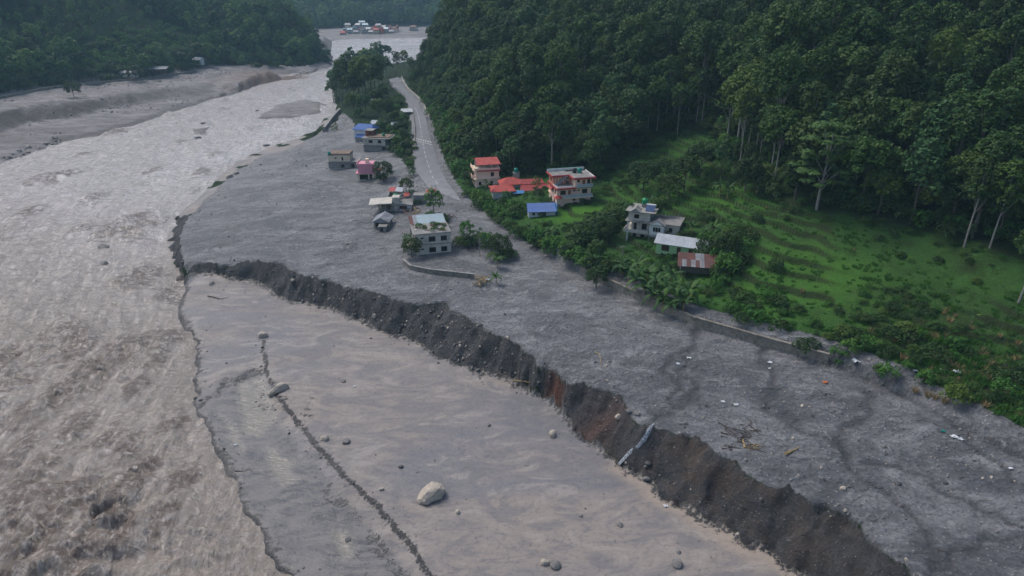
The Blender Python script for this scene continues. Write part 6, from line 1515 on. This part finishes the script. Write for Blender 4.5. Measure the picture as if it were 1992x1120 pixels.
'''m, nt, b = NT('puddle'); g = G(nt); g.l(g.mix(g.ramp(g.noise(.25, 4), [(.4, 0.), (.6, 1.)]), (.10, .105, .11), (.16, .148, .125)), b.inputs['Base Color']); b.inputs['Roughness'].default_value = .18; b.inputs['Specular IOR Level'].default_value = .3; M['puddle'] = m
for pl in ([(470,745),(505,735),(520,770),(530,810),(510,850),(480,850),(455,810),(440,770)],[(515,870),(545,880),(560,900),(575,940),(560,950),(530,915)],[(640,1040),(672,1045),(690,1080),(670,1090),(645,1065)],[(480,830),(515,845),(505,862),(470,850)]):
    P = [hit(u, v) for u, v in pl]; cx, cy = sum(p[0] for p in P)/len(P), sum(p[1] for p in P)/len(P); zc = sum(p[2] for p in P)/len(P)+.05; V = [(cx, cy, zc)]; m_ = 48
    D = dens(P+[P[0]], .8); V += [(px+fbm(np.array([px/1.5]), np.array([py/1.5]), 601, 3)[0]*1.2, py+fbm(np.array([px/1.5]), np.array([py/1.5]), 603, 3)[0]*1.2, zc) for px, py, pz in D]; n = len(D)
    o = link('puddle', mesh('puddle', V, [(0, 1+i, 1+(i+1) % n) for i in range(n)], M['puddle'])); tag(o, kind='structure')
'''
# poles
for u, v, H, lab in ((847,395,6.5,'leaning utility pole beside the debris covered road'),(1208,520,6,'thin grey pole in front of the concrete house'),(789,300,6,'thin pole on the verge near the rumble strip')):
    x, y, z = hit(u, v); e = empty('utility_pole', (x, y, z), 0, label=lab, cat='pole'); part('mast', M['concrete'], parent=e, tubes=[((0, 0, -1), (.15, 0, H), .13, .09, 8)]); part('crossarm', M['concrete'], [(-.7, .9, -.06, .06, H-.5, H-.38)], e)
for k in range(9):
    x, y, z = road_at(.10+k*.055, 1.04 if k > 3 else -.03, 0); e = part('marker_post', M['paint'], [(-.12, .12, -.12, .12, -.4, .8)]); e.location = (x, y, z); tag(e, 'short pale guard post along the edge of the road bend', 'guard post', 'guard posts round the road bend')
# roof plants on the stranded house
bx_, by_, bz_ = BH.location; ca, sa = cos(BH.rotation_euler[2]), sin(BH.rotation_euler[2])
for i in range(15):
    a, c = nr.uniform(-.4, 9), nr.uniform(.4, 7.6); s = nr.uniform(.25, .5); e = empty('roof_weed', (bx_+a*ca-c*sa, by_+a*sa+c*ca, bz_+6.35), nr.random()*6, label='small weed clump growing on the flat roof of the stranded house', cat='weed', group='weeds on the stranded roof'); e.scale = (s, s, s*.8); link('foliage', SPEC[('shrub_a', 'shrub_c', 'shrub_b')[i % 3]][1], e)
for i in range(26):
    a, c = nr.uniform(0, 9.3), nr.uniform(1.5, 8); o = part('roof_rubble', M[('brick', 'palecon', 'planks')[i % 3]], [(-.35, .35, -.2, .2, -.02, .16)]); o.location = (bx_+a*ca-c*sa, by_+a*sa+c*ca, bz_+6.46); o.rotation_euler = (nr.normal()*.15, nr.normal()*.15, nr.random()*6); tag(o, 'chunk of rubble lying on the flat roof of the stranded house', 'rubble', 'rubble on the stranded roof')

# ------------------------------------------------------------------ air between here and the far hills
V, F = [], []; zt = float(GZ.max())+40
bx(V, F, -4200, 4200, -130, 3500, -8, max(zt, 130)); hz = link('haze', mesh('haze', V, F)); tag(hz, kind='stuff')
m = bpy.data.materials.new('haze_air'); m.use_nodes = True; nt = m.node_tree; nt.nodes.clear(); pv_ = nt.nodes.new('ShaderNodeVolumePrincipled'); ou = nt.nodes.new('ShaderNodeOutputMaterial')
pv_.inputs['Density'].default_value = .00014; pv_.inputs['Color'].default_value = (.48, .80, 1, 1); pv_.inputs['Anisotropy'].default_value = .1
nt.links.new(pv_.outputs[0], ou.inputs['Volume']); hz.data.materials.append(m)
